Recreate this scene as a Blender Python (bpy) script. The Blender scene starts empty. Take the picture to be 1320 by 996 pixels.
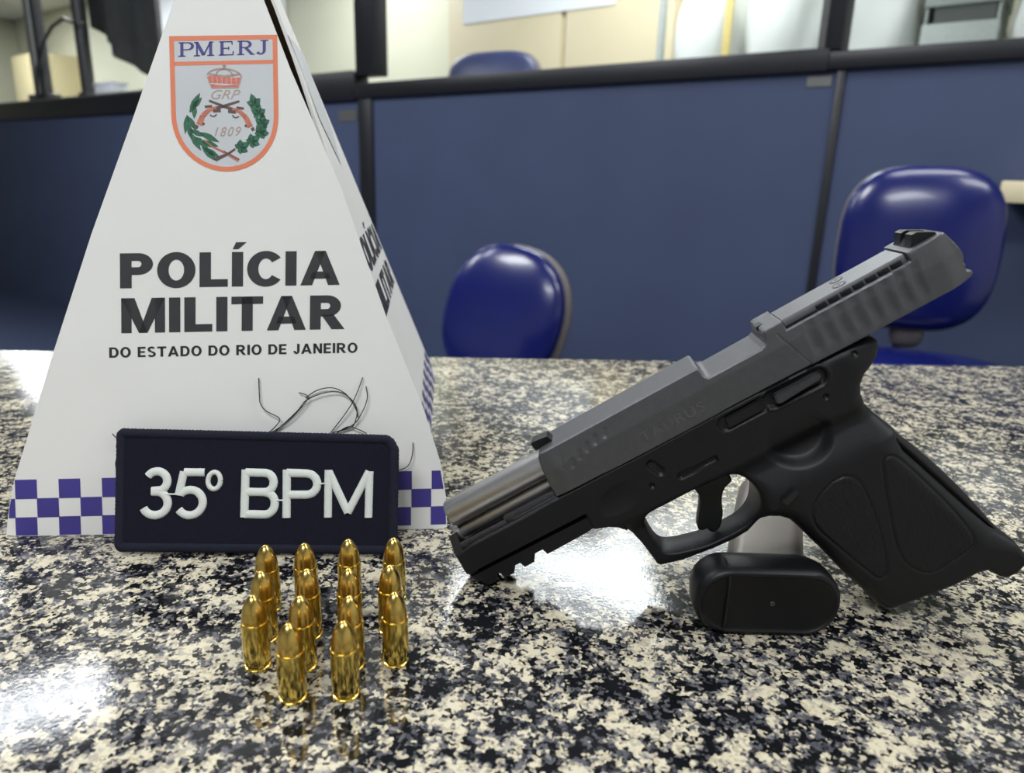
import bpy, bmesh, math, random
import numpy as np
from mathutils import Matrix, Vector

random.seed(5)
rng = np.random.default_rng(7)
sc = bpy.context.scene
COL = sc.collection
MM = 0.001
TOP = 1.0                                   # height of the counter top above the floor (m)

# ------------------------------------------------------------------ helpers
def tag(o, label=None, cat=None, group=None, kind=None):
    if label: o['label'] = label
    if cat: o['category'] = cat
    if group: o['group'] = group
    if kind: o['kind'] = kind
    return o

def empty(name, loc=(0, 0, 0), rot=None, label=None, cat=None, group=None):
    o = bpy.data.objects.new(name, None)
    COL.objects.link(o)
    o.empty_display_size = 0.02
    o.location = loc
    if rot is not None:
        o.rotation_euler = rot
    return tag(o, label, cat, group)

def link(name, me, m=None, parent=None, smooth=35):
    o = bpy.data.objects.new(name, me)
    COL.objects.link(o)
    if m is not None:
        for x in (m if isinstance(m, (list, tuple)) else [m]):
            me.materials.append(x)
    if parent is not None:
        o.parent = parent
    if smooth:
        me.polygons.foreach_set('use_smooth', [True] * len(me.polygons))
        me.set_sharp_from_angle(angle=math.radians(smooth))
    me.update()
    return o

def pyobj(name, vs, fs, m, parent=None, smooth=35):
    me = bpy.data.meshes.new(name)
    me.from_pydata([tuple(v) for v in vs], [], [tuple(f) for f in fs])
    bm = bmesh.new(); bm.from_mesh(me)
    bmesh.ops.recalc_face_normals(bm, faces=bm.faces)
    bm.to_mesh(me); bm.free()
    return link(name, me, m, parent, smooth)

def bmobj(name, bm, m, parent=None, smooth=35):
    bmesh.ops.recalc_face_normals(bm, faces=bm.faces)
    me = bpy.data.meshes.new(name)
    bm.to_mesh(me); bm.free()
    return link(name, me, m, parent, smooth)

def bm_box(bm, x0, x1, y0, y1, z0, z1, bev=0.0, seg=2, M=None):
    b = bmesh.new()
    bmesh.ops.create_cube(b, size=1.0)
    for v in b.verts:
        v.co = Vector((x0 + (v.co.x + .5) * (x1 - x0), y0 + (v.co.y + .5) * (y1 - y0), z0 + (v.co.z + .5) * (z1 - z0)))
    if bev > 0:
        bmesh.ops.bevel(b, geom=list(b.edges), offset=bev, segments=seg, profile=0.5, affect='EDGES')
    if M is not None:
        bmesh.ops.transform(b, matrix=M, verts=b.verts)
    me = bpy.data.meshes.new('t'); b.to_mesh(me); b.free()
    bm.from_mesh(me); bpy.data.meshes.remove(me)
    return bm

def box(name, x0, x1, y0, y1, z0, z1, m, parent=None, bev=0.0, seg=2, M=None):
    return bmobj(name, bm_box(bmesh.new(), x0, x1, y0, y1, z0, z1, bev, seg, M), m, parent)

def bm_tube(bm, pts, r, n=10, flat=1.0, up=Vector((0, 0, 1)), caps=True):
    """sweep a circle (radius r, or one per point) along a polyline"""
    pts = [Vector(p) for p in pts]
    rings = []
    prev = None
    for i, p in enumerate(pts):
        a = pts[max(i - 1, 0)]; b = pts[min(i + 1, len(pts) - 1)]
        t = (b - a).normalized()
        s = t.cross(up)
        if s.length < 1e-4:
            s = t.cross(Vector((1, 0, 0)))
        s.normalize()
        u = s.cross(t).normalized()
        rr = r[i] if isinstance(r, (list, tuple)) else r
        rings.append([bm.verts.new(p + s * (rr * math.cos(2 * math.pi * k / n)) + u * (rr * flat * math.sin(2 * math.pi * k / n))) for k in range(n)])
    for A, B in zip(rings, rings[1:]):
        for k in range(n):
            bm.faces.new((A[k], A[(k + 1) % n], B[(k + 1) % n], B[k]))
    if caps:
        bm.faces.new(rings[0]); bm.faces.new(rings[-1])
    return bm

def bm_lathe(bm, prof, n=40, M=None):
    """revolve (r, z) about Z"""
    rings = []
    for r, z in prof:
        if r < 1e-7:
            v = Vector((0, 0, z)); rings.append([bm.verts.new(M @ v if M else v)])
        else:
            ring = []
            for k in range(n):
                a = 2 * math.pi * k / n
                v = Vector((r * math.cos(a), r * math.sin(a), z))
                ring.append(bm.verts.new(M @ v if M else v))
            rings.append(ring)
    for A, B in zip(rings, rings[1:]):
        for k in range(n):
            j = (k + 1) % n
            if len(A) == 1 and len(B) == 1: continue
            if len(A) == 1: bm.faces.new((A[0], B[k], B[j]))
            elif len(B) == 1: bm.faces.new((A[k], A[j], B[0]))
            else: bm.faces.new((A[k], A[j], B[j], B[k]))
    return bm

def bm_prism(bm, poly, y0, y1, M=None, scale=MM):
    """polygon in (x, z), extruded in y"""
    f = [bm.verts.new((M @ Vector((x * scale, y0 * scale, z * scale))) if M else Vector((x * scale, y0 * scale, z * scale))) for x, z in poly]
    b = [bm.verts.new((M @ Vector((x * scale, y1 * scale, z * scale))) if M else Vector((x * scale, y1 * scale, z * scale))) for x, z in poly]
    bm.faces.new(f); bm.faces.new(list(reversed(b)))
    n = len(poly)
    for i in range(n):
        j = (i + 1) % n
        bm.faces.new((f[i], b[i], b[j], f[j]))
    return bm

# ------------------------------------------------------------------ materials
def lin(c):
    return tuple(((x / 255) / 12.92 if x / 255 <= 0.04045 else ((x / 255 + 0.055) / 1.055) ** 2.4) for x in c)

def mat(name, rgb, rough=0.5, metal=0.0, spec=0.5, var=0.08, vscale=60.0, bump=0.0, bscale=400.0, coat=0.0, aniso=None):
    m = bpy.data.materials.new(name); m.use_nodes = True
    nt = m.node_tree; N = nt.nodes; L = nt.links
    p = N['Principled BSDF']
    c = lin(rgb)
    tc = N.new('ShaderNodeTexCoord')
    nz = N.new('ShaderNodeTexNoise'); nz.inputs['Scale'].default_value = vscale; nz.inputs['Detail'].default_value = 3
    L.new(tc.outputs['Object'], nz.inputs['Vector'])
    rp = N.new('ShaderNodeValToRGB')
    rp.color_ramp.elements[0].position = 0.3; rp.color_ramp.elements[1].position = 0.7
    rp.color_ramp.elements[0].color = (*[x * (1 - var) for x in c], 1)
    rp.color_ramp.elements[1].color = (*[min(1, x * (1 + var)) for x in c], 1)
    L.new(nz.outputs['Fac'], rp.inputs['Fac'])
    L.new(rp.outputs['Color'], p.inputs['Base Color'])
    p.inputs['Roughness'].default_value = rough
    p.inputs['Metallic'].default_value = metal
    p.inputs['Specular IOR Level'].default_value = spec
    if coat: 
        p.inputs['Coat Weight'].default_value = coat; p.inputs['Coat Roughness'].default_value = 0.08
    if bump > 0:
        n2 = N.new('ShaderNodeTexNoise'); n2.inputs['Scale'].default_value = bscale; n2.inputs['Detail'].default_value = 2
        L.new(tc.outputs['Object'], n2.inputs['Vector'])
        b = N.new('ShaderNodeBump'); b.inputs['Strength'].default_value = bump; b.inputs['Distance'].default_value = 0.0004
        L.new(n2.outputs['Fac'], b.inputs['Height']); L.new(b.outputs['Normal'], p.inputs['Normal'])
    return m

def granite():
    m = bpy.data.materials.new('polished_granite'); m.use_nodes = True
    nt = m.node_tree; N = nt.nodes; L = nt.links
    p = N['Principled BSDF']
    tc = N.new('ShaderNodeTexCoord')
    # angular mineral chips: every small cell takes one value of a larger blotch noise
    wob = N.new('ShaderNodeTexNoise'); wob.inputs['Scale'].default_value = 420; wob.inputs['Detail'].default_value = 2
    L.new(tc.outputs['Object'], wob.inputs['Vector'])
    mixv = N.new('ShaderNodeVectorMath'); mixv.operation = 'MULTIPLY_ADD'
    L.new(wob.outputs['Color'], mixv.inputs[0]); mixv.inputs[1].default_value = (0.0025, 0.0025, 0.0025)
    L.new(tc.outputs['Object'], mixv.inputs[2])
    vor = N.new('ShaderNodeTexVoronoi'); vor.inputs['Scale'].default_value = 780
    L.new(mixv.outputs[0], vor.inputs['Vector'])
    def noise(scale, detail, rough, vec, dist=0.0):
        n = N.new('ShaderNodeTexNoise'); n.inputs['Scale'].default_value = scale
        n.inputs['Detail'].default_value = detail; n.inputs['Roughness'].default_value = rough
        n.inputs['Distortion'].default_value = dist
        L.new(vec, n.inputs['Vector']); return n
    cell = vor.outputs['Position']
    n1 = noise(205, 2.5, 0.6, cell, 0.5)         # dark / light clusters
    n2 = noise(46, 2, 0.5, tc.outputs['Object'], 0.8)   # big pale feldspar patches
    n3 = noise(220, 3, 0.6, cell, 0.3)         # grey quartz
    # value = n1 + 0.35*(n2-0.5)
    s = N.new('ShaderNodeMath'); s.operation = 'MULTIPLY_ADD'; s.inputs[1].default_value = 0.55
    L.new(n2.outputs['Fac'], s.inputs[0]); L.new(n1.outputs['Fac'], s.inputs[2])
    # per-cell jitter
    wn = N.new('ShaderNodeTexWhiteNoise'); wn.noise_dimensions = '3D'; L.new(cell, wn.inputs['Vector'])
    j = N.new('ShaderNodeMath'); j.operation = 'MULTIPLY_ADD'; j.inputs[1].default_value = 0.21
    L.new(wn.outputs['Value'], j.inputs[0]); L.new(s.outputs[0], j.inputs[2])
    r = N.new('ShaderNodeValToRGB'); r.color_ramp.interpolation = 'LINEAR'
    cr = r.color_ramp
    cols = [(0.0, (10, 11, 13)), (0.842, (16, 17, 20)), (0.862, (58, 58, 63)), (0.905, (98, 97, 99)),
            (0.922, (158, 150, 132)), (0.985, (186, 176, 150)), (1.0, (196, 188, 164))]
    cr.elements[0].position = cols[0][0]; cr.elements[0].color = (*lin(cols[0][1]), 1)
    cr.elements[1].position = cols[-1][0]; cr.elements[1].color = (*lin(cols[-1][1]), 1)
    for pos, c in cols[1:-1]:
        e = cr.elements.new(pos); e.color = (*lin(c), 1)
    L.new(j.outputs[0], r.inputs['Fac'])
    # grey quartz veil
    r3 = N.new('ShaderNodeValToRGB'); r3.color_ramp.elements[0].position = 0.56; r3.color_ramp.elements[1].position = 0.62
    L.new(n3.outputs['Fac'], r3.inputs['Fac'])
    mx = N.new('ShaderNodeMix'); mx.data_type = 'RGBA'
    f = N.new('ShaderNodeMath'); f.operation = 'MULTIPLY'; f.inputs[1].default_value = 0.5
    L.new(r3.outputs['Color'], f.inputs[0])
    L.new(f.outputs[0], mx.inputs['Factor']); L.new(r.outputs['Color'], mx.inputs['A']); mx.inputs['B'].default_value = (*lin((112, 112, 118)), 1)
    L.new(mx.outputs['Result'], p.inputs['Base Color'])
    # slightly uneven polish
    rr = N.new('ShaderNodeMapRange'); rr.inputs['To Min'].default_value = 0.04; rr.inputs['To Max'].default_value = 0.13
    L.new(n3.outputs['Fac'], rr.inputs['Value']); L.new(rr.outputs[0], p.inputs['Roughness'])
    p.inputs['Specular IOR Level'].default_value = 0.55
    nb = noise(700, 2, 0.5, tc.outputs['Object'])
    b = N.new('ShaderNodeBump'); b.inputs['Strength'].default_value = 0.10; b.inputs['Distance'].default_value = 0.0003
    L.new(nb.outputs['Fac'], b.inputs['Height']); L.new(b.outputs['Normal'], p.inputs['Normal'])
    return m

def glass():
    m = bpy.data.materials.new('window_glass'); m.use_nodes = True
    nt = m.node_tree; N = nt.nodes; L = nt.links
    N.remove(N['Principled BSDF'])
    out = N['Material Output']
    t = N.new('ShaderNodeBsdfTransparent'); t.inputs['Color'].default_value = (0.97, 0.985, 0.975, 1)
    g = N.new('ShaderNodeBsdfGlossy'); g.inputs['Roughness'].default_value = 0.03
    lw = N.new('ShaderNodeLayerWeight'); lw.inputs['Blend'].default_value = 0.5
    pw = N.new('ShaderNodeMath'); pw.operation = 'POWER'; pw.inputs[1].default_value = 5.0
    L.new(lw.outputs['Facing'], pw.inputs[0])
    fr = N.new('ShaderNodeMath'); fr.operation = 'MULTIPLY_ADD'; fr.inputs[1].default_value = 0.5; fr.inputs[2].default_value = 0.025
    L.new(pw.outputs[0], fr.inputs[0])
    mx = N.new('ShaderNodeMixShader')
    L.new(fr.outputs[0], mx.inputs[0]); L.new(t.outputs[0], mx.inputs[1]); L.new(g.outputs[0], mx.inputs[2])
    L.new(mx.outputs[0], out.inputs['Surface'])
    return m

M_granite = granite()
M_glass = glass()
M_board = mat('white_card', (232, 231, 228), 0.45, var=0.015, vscale=25)
M_cardin = mat('brown_card_inside', (120, 104, 78), 0.8, var=0.05)
M_ink = mat('dark_grey_ink', (50, 50, 54), 0.5, var=0.10, vscale=90)
M_ink2 = mat('black_ink', (38, 38, 42), 0.5)
M_purple = mat('violet_ink', (66, 58, 138), 0.45, var=0.08, vscale=50)
M_orange = mat('orange_ink', (226, 128, 92), 0.5, var=0.03)
M_silver = mat('silver_grey_ink', (200, 203, 207), 0.5, var=0.02)
M_navyink = mat('navy_ink', (66, 58, 132), 0.5)
M_green = mat('leaf_green_ink', (44, 100, 74), 0.5, var=0.25, vscale=500)
M_red = mat('crown_red_ink', (212, 110, 90), 0.5, var=0.15, vscale=600)
M_gunink = mat('brown_ink', (92, 72, 70), 0.5)
M_wood = mat('reddish_wood_ink', (188, 110, 88), 0.5, var=0.2, vscale=500)
M_pale = mat('pale_line_ink', (176, 152, 142), 0.5)
M_fabric = mat('navy_twill', (20, 21, 34), 0.9, spec=0.2, var=0.2, vscale=900, bump=0.5, bscale=2500)
M_edge = mat('navy_overlock', (26, 28, 42), 0.85, spec=0.25, var=0.25, vscale=1200, bump=0.6, bscale=2200)
M_thread = mat('white_embroidery', (216, 220, 214), 0.6, var=0.06, vscale=1500, bump=0.5, bscale=3000)
M_dthread = mat('black_thread', (40, 40, 46), 0.7)
M_brass = mat('brass', (216, 190, 104), 0.16, 1.0, var=0.05, vscale=200)
M_jacket = mat('gilding_metal', (208, 176, 98), 0.22, 1.0, var=0.06, vscale=200)
M_slide = mat('blackened_steel', (96, 96, 99), 0.46, 0.75, spec=0.5, var=0.06, vscale=300, bump=0.15, bscale=4000)
M_barrel = mat('grey_barrel_steel', (178, 177, 178), 0.36, 0.85, var=0.04, vscale=200)
M_polymer = mat('black_polymer', (15, 15, 19), 0.46, spec=0.36, var=0.08, vscale=200, bump=0.25, bscale=3500)
M_rough = mat('stippled_polymer', (24, 23, 23), 0.75, spec=0.3, var=0.25, vscale=2500, bump=1.0, bscale=2600)
M_blk = mat('black_steel', (16, 16, 18), 0.45, 0.2, var=0.05)
M_lever = mat('worn_black_steel', (70, 70, 73), 0.5, 0.5, var=0.15, vscale=700, bump=0.5, bscale=2500)
M_plate = mat('grey_cover_plate', (88, 89, 93), 0.42, 0.4, var=0.03)
M_engr = mat('engraving_grey', (100, 100, 101), 0.6, 0.3)
M_magbody = mat('magazine_steel', (118, 112, 106), 0.42, 0.7, var=0.05)
M_magbase = mat('magazine_base_polymer', (9, 9, 12), 0.42, spec=0.32, var=0.08, bump=0.15, bscale=3000)
M_blue = mat('blue_panel_laminate', (69, 79, 107), 0.62, spec=0.25, var=0.06, vscale=3, bump=0.2, bscale=300)
M_frame = mat('black_partition_profile', (24, 25, 32), 0.40, 0.1, var=0.08)
M_frameg = mat('grey_aluminium_edge', (120, 120, 118), 0.4, 0.6)
M_vinyl = mat('blue_vinyl', (15, 24, 90), 0.24, spec=0.5, var=0.06, vscale=12, bump=0.06, bscale=300, coat=0.2)
M_vinyl2 = mat('navy_vinyl', (52, 58, 96), 0.35, spec=0.5, var=0.06, vscale=12)
M_shell = mat('taupe_plastic', (104, 98, 96), 0.5)
M_blkpl = mat('black_plastic', (22, 22, 26), 0.45)
M_chrome = mat('column_steel', (130, 130, 132), 0.25, 1.0)
M_wall = mat('cream_wall_paint', (206, 205, 184), 0.8, var=0.02, vscale=2)
M_wallb = mat('offwhite_wall_paint', (222, 222, 214), 0.8, var=0.02, vscale=2)
M_ceil = mat('ceiling_paint', (230, 230, 228), 0.85, var=0.02, vscale=2)
M_floor = mat('blue_grey_carpet', (62, 72, 98), 0.9, spec=0.2, var=0.12, vscale=60, bump=0.4, bscale=300)
M_cup = mat('beige_laminate', (214, 200, 168), 0.5, var=0.03, vscale=3)
M_cup2 = mat('tan_laminate', (206, 192, 152), 0.5, var=0.03, vscale=3)
M_seam = mat('seam_brown', (150, 132, 92), 0.6)
M_paper = mat('white_paper', (240, 242, 246), 0.7, var=0.01)
M_bag = mat('white_plastic_film', (232, 234, 230), 0.35, spec=0.5, var=0.03, vscale=8, bump=0.4, bscale=30)
M_yel = mat('yellow_tape', (232, 208, 132), 0.5)
M_grey = mat('grey_shelf_paint', (176, 182, 178), 0.5, 0.1)
M_dgrey = mat('shaded_tray_slot', (84, 88, 84), 0.6)
M_flag = mat('charcoal_cloth', (58, 58, 60), 0.8, var=0.2, vscale=12, bump=0.3, bscale=200)
M_pole = mat('dark_pole_paint', (62, 62, 66), 0.4, 0.4)
M_lpole = mat('grey_pole_paint', (132, 132, 128), 0.4, 0.4)
M_desk = mat('beige_desk_laminate', (226, 214, 178), 0.5, var=0.03, vscale=4)
M_skirt = mat('counter_front_laminate', (180, 172, 150), 0.6)

# ------------------------------------------------------------------ camera (eye 177 mm above the counter)
H, F, PITCH, ROLL = 0.177, 930.0, math.radians(16.3), math.radians(1.7)
fw = Vector((0, math.cos(PITCH), -math.sin(PITCH)))
r0 = Vector((1, 0, 0)); u0 = r0.cross(fw)
R = r0 * math.cos(ROLL) + u0 * math.sin(ROLL); U = -r0 * math.sin(ROLL) + u0 * math.cos(ROLL)
cam = bpy.data.cameras.new('camera')
cam.sensor_fit = 'HORIZONTAL'; cam.sensor_width = 7.4; cam.lens = 7.4 * F / 1320
cam.clip_start = 0.01; cam.clip_end = 60
cam.dof.use_dof = True; cam.dof.focus_distance = 0.33; cam.dof.aperture_fstop = 2.2
co = bpy.data.objects.new('camera', cam); COL.objects.link(co)
co.matrix_world = Matrix(((R.x, U.x, -fw.x, 0), (R.y, U.y, -fw.y, 0), (R.z, U.z, -fw.z, TOP + H), (0, 0, 0, 1)))
sc.camera = co

# ------------------------------------------------------------------ granite counter
cnt = empty('granite_counter', (0, 0.38, 0), None, 'polished speckled granite counter carrying the pistol, pyramid and cartridges', 'counter')
def local(parent, pts):
    return [tuple(Vector(p) - Vector(parent.location)) for p in pts]
yb = lambda x: 0.7072 + 0.0565 * x
bm = bmesh.new()
poly = [(-1.3, -0.02), (1.3, 0.12), (1.3, yb(1.3)), (-1.3, yb(-1.3))]
vt = [bm.verts.new((x, y - .38, TOP)) for x, y in poly]; vb = [bm.verts.new((x, y - .38, TOP - .03)) for x, y in poly]
bm.faces.new(vt); bm.faces.new(vb[::-1])
for i in range(4):
    bm.faces.new((vt[i], vb[i], vb[(i + 1) % 4], vt[(i + 1) % 4]))
bmesh.ops.bevel(bm, geom=[e for e in bm.edges if all(v.co.z > TOP - .001 for v in e.verts)], offset=0.0015, segments=2, affect='EDGES')
bmobj('slab', bm, M_granite, cnt)
bm = bmesh.new()
bm_prism(bm, [(-1200, 0), (1200, 0), (1200, 970), (-1200, 970)], -330, -290)
bm_box(bm, -1.2, -1.16, -.29, .2, 0, .97); bm_box(bm, 1.16, 1.2, -.29, .2, 0, .97)
bmobj('base_panel', bm, M_skirt, cnt)

# ------------------------------------------------------------------ printed pyramid
PX, PN = Vector((0.9949, 0.1006, 0)), Vector((-0.1006, 0.9949, 0))
BL = Vector((-.2453, .3173, TOP))
LEAN = math.radians(12)
PV = PN * math.sin(LEAN) + Vector((0, 0, math.cos(LEAN)))
PNRM = PX.cross(PV)                                     # towards the viewer's side
if PNRM.y > 0: PNRM = -PNRM
pyr = empty('display_pyramid', BL + PX * .1075 + PN * .06, None,
            'white card pyramid sign printed with black lettering and a police shield', 'sign')
def FP(u, v, off=0.0):
    """point on the pyramid's front face (mm), relative to the pyramid's base point"""
    return BL + PX * (u * MM) + PV * (v * MM) + PNRM * (off * MM) - Vector(pyr.location)
front_poly = [(-0.7, 0.6), (4.0, 0.0), (212.5, 0.0), (214.8, 0.8), (214.2, 16.8), (211.5, 34.3), (202.8, 62.5), (183.8, 110.0), (162.4, 172.0),
              (149.3, 203.5), (138.6, 228.5), (126.6, 260.1), (109.6, 304), (106.4, 312.5), (104.0, 312.5), (101.0, 304), (85.4, 258.5), (65.1, 203.3), (44.1, 147.5), (25.1, 91.9), (4.2, 28.0), (1.2, 14.0)]
def plate(name, poly, t0, t1, m, parent, FPf=FP, smooth=30):
    bm = bmesh.new()
    a = [bm.verts.new(FPf(u, v, t0)) for u, v in poly]; b = [bm.verts.new(FPf(u, v, t1)) for u, v in poly]
    bm.faces.new(a); bm.faces.new(b[::-1])
    for i in range(len(poly)):
        j = (i + 1) % len(poly)
        bm.faces.new((a[i], b[i], b[j], a[j]))
    return bmobj(name, bm, m, parent, smooth)
front = plate('front_panel', front_poly, 0, -1.6, M_board, pyr)

def flat(name, polys, m, parent, off=0.12, FPf=FP):
    """flat printed shapes: list of polygons in face millimetres"""
    bm = bmesh.new()
    for p in polys:
        try: bm.faces.new([bm.verts.new(FPf(u, v, off)) for u, v in p])
        except ValueError: pass
    me = bpy.data.meshes.new(name)
    bm.normal_update(); bm.to_mesh(me); bm.free()
    return link(name, me, m, parent, 0)

def text2d(s, bold=0.0, space=1.0, shear=0.0):
    """glyph outlines of Blender's own font as 2-D triangles scaled to the unit box"""
    c = bpy.data.curves.new('txt', 'FONT'); c.body = s; c.offset = bold; c.space_character = space; c.shear = shear; c.resolution_u = 6
    o = bpy.data.objects.new('txt', c); COL.objects.link(o)
    dg = bpy.context.evaluated_depsgraph_get()
    me = bpy.data.meshes.new_from_object(o.evaluated_get(dg))
    V = [(v.co.x, v.co.y) for v in me.vertices]; Fs = [list(p.vertices) for p in me.polygons]
    bpy.data.objects.remove(o); bpy.data.curves.remove(c); bpy.data.meshes.remove(me)
    return V, Fs

def lettering(name, s, bl, br, tl, m, parent, bold=0.0, space=1.0, off=0.15, shear=0.0, cap=None, FPf=FP):
    """letters filling the parallelogram bl-br-tl (tl = top of the capitals)"""
    V, Fs = text2d(s, bold, space, shear)
    Vc, _ = text2d('H', bold)
    y0, y1 = min(v[1] for v in Vc), max(v[1] for v in Vc)
    x0, x1 = min(v[0] for v in V), max(v[0] for v in V)
    bm = bmesh.new(); vs = []
    for x, y in V:
        a = (x - x0) / (x1 - x0); b = (y - y0) / (y1 - y0)
        vs.append(bm.verts.new(FPf(bl[0] + a * (br[0] - bl[0]) + b * (tl[0] - bl[0]), bl[1] + a * (br[1] - bl[1]) + b * (tl[1] - bl[1]), off)))
    for f in Fs:
        try: bm.faces.new([vs[i] for i in f])
        except ValueError: pass
    me = bpy.data.meshes.new(name); bm.to_mesh(me); bm.free()
    return link(name, me, m, parent, 0)

def rect(x0, x1, y0, y1): return [(x0, y0), (x1, y0), (x1, y1), (x0, y1)]
def ringseg(cx, cy, rx, ry, tx, ty, a0, a1, n=20):
    out = []
    for k in range(n):
        p, q = math.radians(a0 + (a1 - a0) * k / n), math.radians(a0 + (a1 - a0) * (k + 1) / n)
        out.append([(cx + rx * math.cos(p), cy + ry * math.sin(p)), (cx + rx * math.cos(q), cy + ry * math.sin(q)),
                    (cx + (rx - tx) * math.cos(q), cy + (ry - ty) * math.sin(q)), (cx + (rx - tx) * math.cos(p), cy + (ry - ty) * math.sin(p))])
    return out
def heavy(ch, T):
    """heavy grotesque capital in a unit-high box: (polygons, width)"""
    t = T * .78
    if ch in 'PR':
        p = [rect(0, T, 0, 1), rect(T, .44, 1 - t, 1), rect(T, .44, .38, .38 + t)] + ringseg(.44, .69, .36, .31, T, t, 90, -90)
        if ch == 'R': p.append([(.30, .42), (.30 + T * 1.1, .44), (.90, 0), (.90 - T * 1.2, 0)])
        return p, .80 if ch == 'P' else .88
    if ch == 'O': return ringseg(.47, .5, .47, .52, T, t, 0, 360, 36), .94
    if ch == 'C': return ringseg(.47, .5, .47, .52, T, t, 38, 322, 30), .86
    if ch == 'D': return [rect(0, T, 0, 1), rect(T, .42, 1 - t, 1), rect(T, .42, 0, t)] + ringseg(.42, .5, .42, .5, T, t, 90, -90), .84
    if ch == 'L': return [rect(0, T, 0, 1), rect(T, .70, 0, t)], .70
    if ch in 'IÍ':
        p = [rect(0, T, 0, 1)]
        if ch == 'Í': p.append([(.02, 1.08), (.16, 1.08), (.36, 1.28), (.10, 1.28)])
        return p, T
    if ch == 'A': 
        a = T * 1.06
        return [[(0, 0), (a, 0), (.5 + a * .42, 1), (.5 - a * .46, 1)], [(1, 0), (1 - a, 0), (.5 - a * .42, 1), (.5 + a * .46, 1)], [(.24, .19), (.76, .19), (.70, .19 + t * .95), (.30, .19 + t * .95)]], 1.0
    if ch == 'M': 
        w = 1.08; a = T * .9
        return [rect(0, a, 0, 1), rect(w - a, w, 0, 1), [(0, 1), (a * 1.3, 1), (w / 2 + a * .42, 0), (w / 2 - a * .42, 0)], [(w, 1), (w - a * 1.3, 1), (w / 2 - a * .42, 0), (w / 2 + a * .42, 0)]], w
    if ch == 'N': return [rect(0, T * .95, 0, 1), rect(.82 - T * .95, .82, 0, 1), [(0, 1), (T * 1.05, 1), (.82, 0), (.82 - T * 1.05, 0)]], .82
    if ch == 'T': return [rect(0, .80, 1 - t, 1), rect(.40 - T / 2, .40 + T / 2, 0, 1)], .80
    if ch == 'E': return [rect(0, T, 0, 1), rect(T, .70, 1 - t, 1), rect(T, .70, 0, t), rect(T, .64, .5 - t * .45, .5 + t * .45)], .72
    if ch == 'S': return ringseg(.38, .735, .36, .285, T * .95, t, 30, 270, 16) + ringseg(.38, .265, .38, .285, T * .95, t, 90, -155, 16), .76
    if ch == 'J': return [rect(.58 - T, .58, .3, 1)] + ringseg(.29, .30, .29, .32, T * .95, t, 0, -180, 14), .58
    return [], .34
def heavy_word(name, s, bl, br, tl, m, parent, T=.28, gap=.10, off=0.15, FPf=FP):
    x = 0; P = []
    for ch in s:
        p, w = heavy(ch, T); P += [[(x + a, b) for a, b in q] for q in p]; x += w + gap
    x -= gap
    return flat(name, [[(bl[0] + a / x * (br[0] - bl[0]) + b * (tl[0] - bl[0]), bl[1] + a / x * (br[1] - bl[1]) + b * (tl[1] - bl[1])) for a, b in q] for q in P], m, parent, off, FPf)
heavy_word('heading_lettering', 'POLÍCIA', (56.5, 121.6), (161.2, 124.9), (56.9, 138.4), M_ink, front)
heavy_word('heading_lettering', 'MILITAR', (56.4, 99.9), (163.0, 102.9), (56.8, 116.8), M_ink, front)
heavy_word('state_lettering', 'DO ESTADO DO RIO DE JANEIRO', (50.4, 87.9), (169.7, 91.1), (50.5, 92.9), M_ink2, front, T=.235, gap=.14)

# chequered band
def clip(poly, bound):
    out = list(poly); n = len(bound)
    area = sum(bound[i][0] * bound[(i + 1) % n][1] - bound[(i + 1) % n][0] * bound[i][1] for i in range(n))
    sgn = 1 if area > 0 else -1
    for i in range(n):
        a, b = bound[i], bound[(i + 1) % n]
        ins = lambda p: sgn * ((b[0] - a[0]) * (p[1] - a[1]) - (b[1] - a[1]) * (p[0] - a[0])) >= -1e-9
        new = []
        for k in range(len(out)):
            p, q = out[k], out[(k + 1) % len(out)]
            if ins(p): new.append(p)
            if ins(p) != ins(q):
                d1 = (b[0] - a[0]) * (p[1] - a[1]) - (b[1] - a[1]) * (p[0] - a[0])
                d2 = (b[0] - a[0]) * (q[1] - a[1]) - (b[1] - a[1]) * (q[0] - a[0])
                t = d1 / (d1 - d2); new.append((p[0] + t * (q[0] - p[0]), p[1] + t * (q[1] - p[1])))
        out = new
        if not out: return []
    return out
bound = [(0.2, 0.3), (214.4, 0.3), (213.9, 16), (211.2, 32), (4.6, 28.4), (1.4, 14)]
cells = []
cw = (206.9 - 4.4) / 20
for r in range(3):
    for c in range(-1, 22):
        if (r + c) % 2 == 0:
            x0, x1 = 4.4 + c * cw - r * .25, 4.4 + (c + 1) * cw - r * .25
            z = lambda x: 28.0 + 2.6 * (x - 4) / 205        # the print runs slightly uphill
            t0 = 9.35 * r
            q = [(x0, z(x0) - t0 - 9.35 * (1 + .03)), (x1, z(x1) - t0 - 9.35 * 1.03), (x1, z(x1) - t0), (x0, z(x0) - t0)]
            q = clip(q, bound)
            if len(q) > 2: cells.append(q)
flat('chequered_band', cells, M_purple, front)

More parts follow.
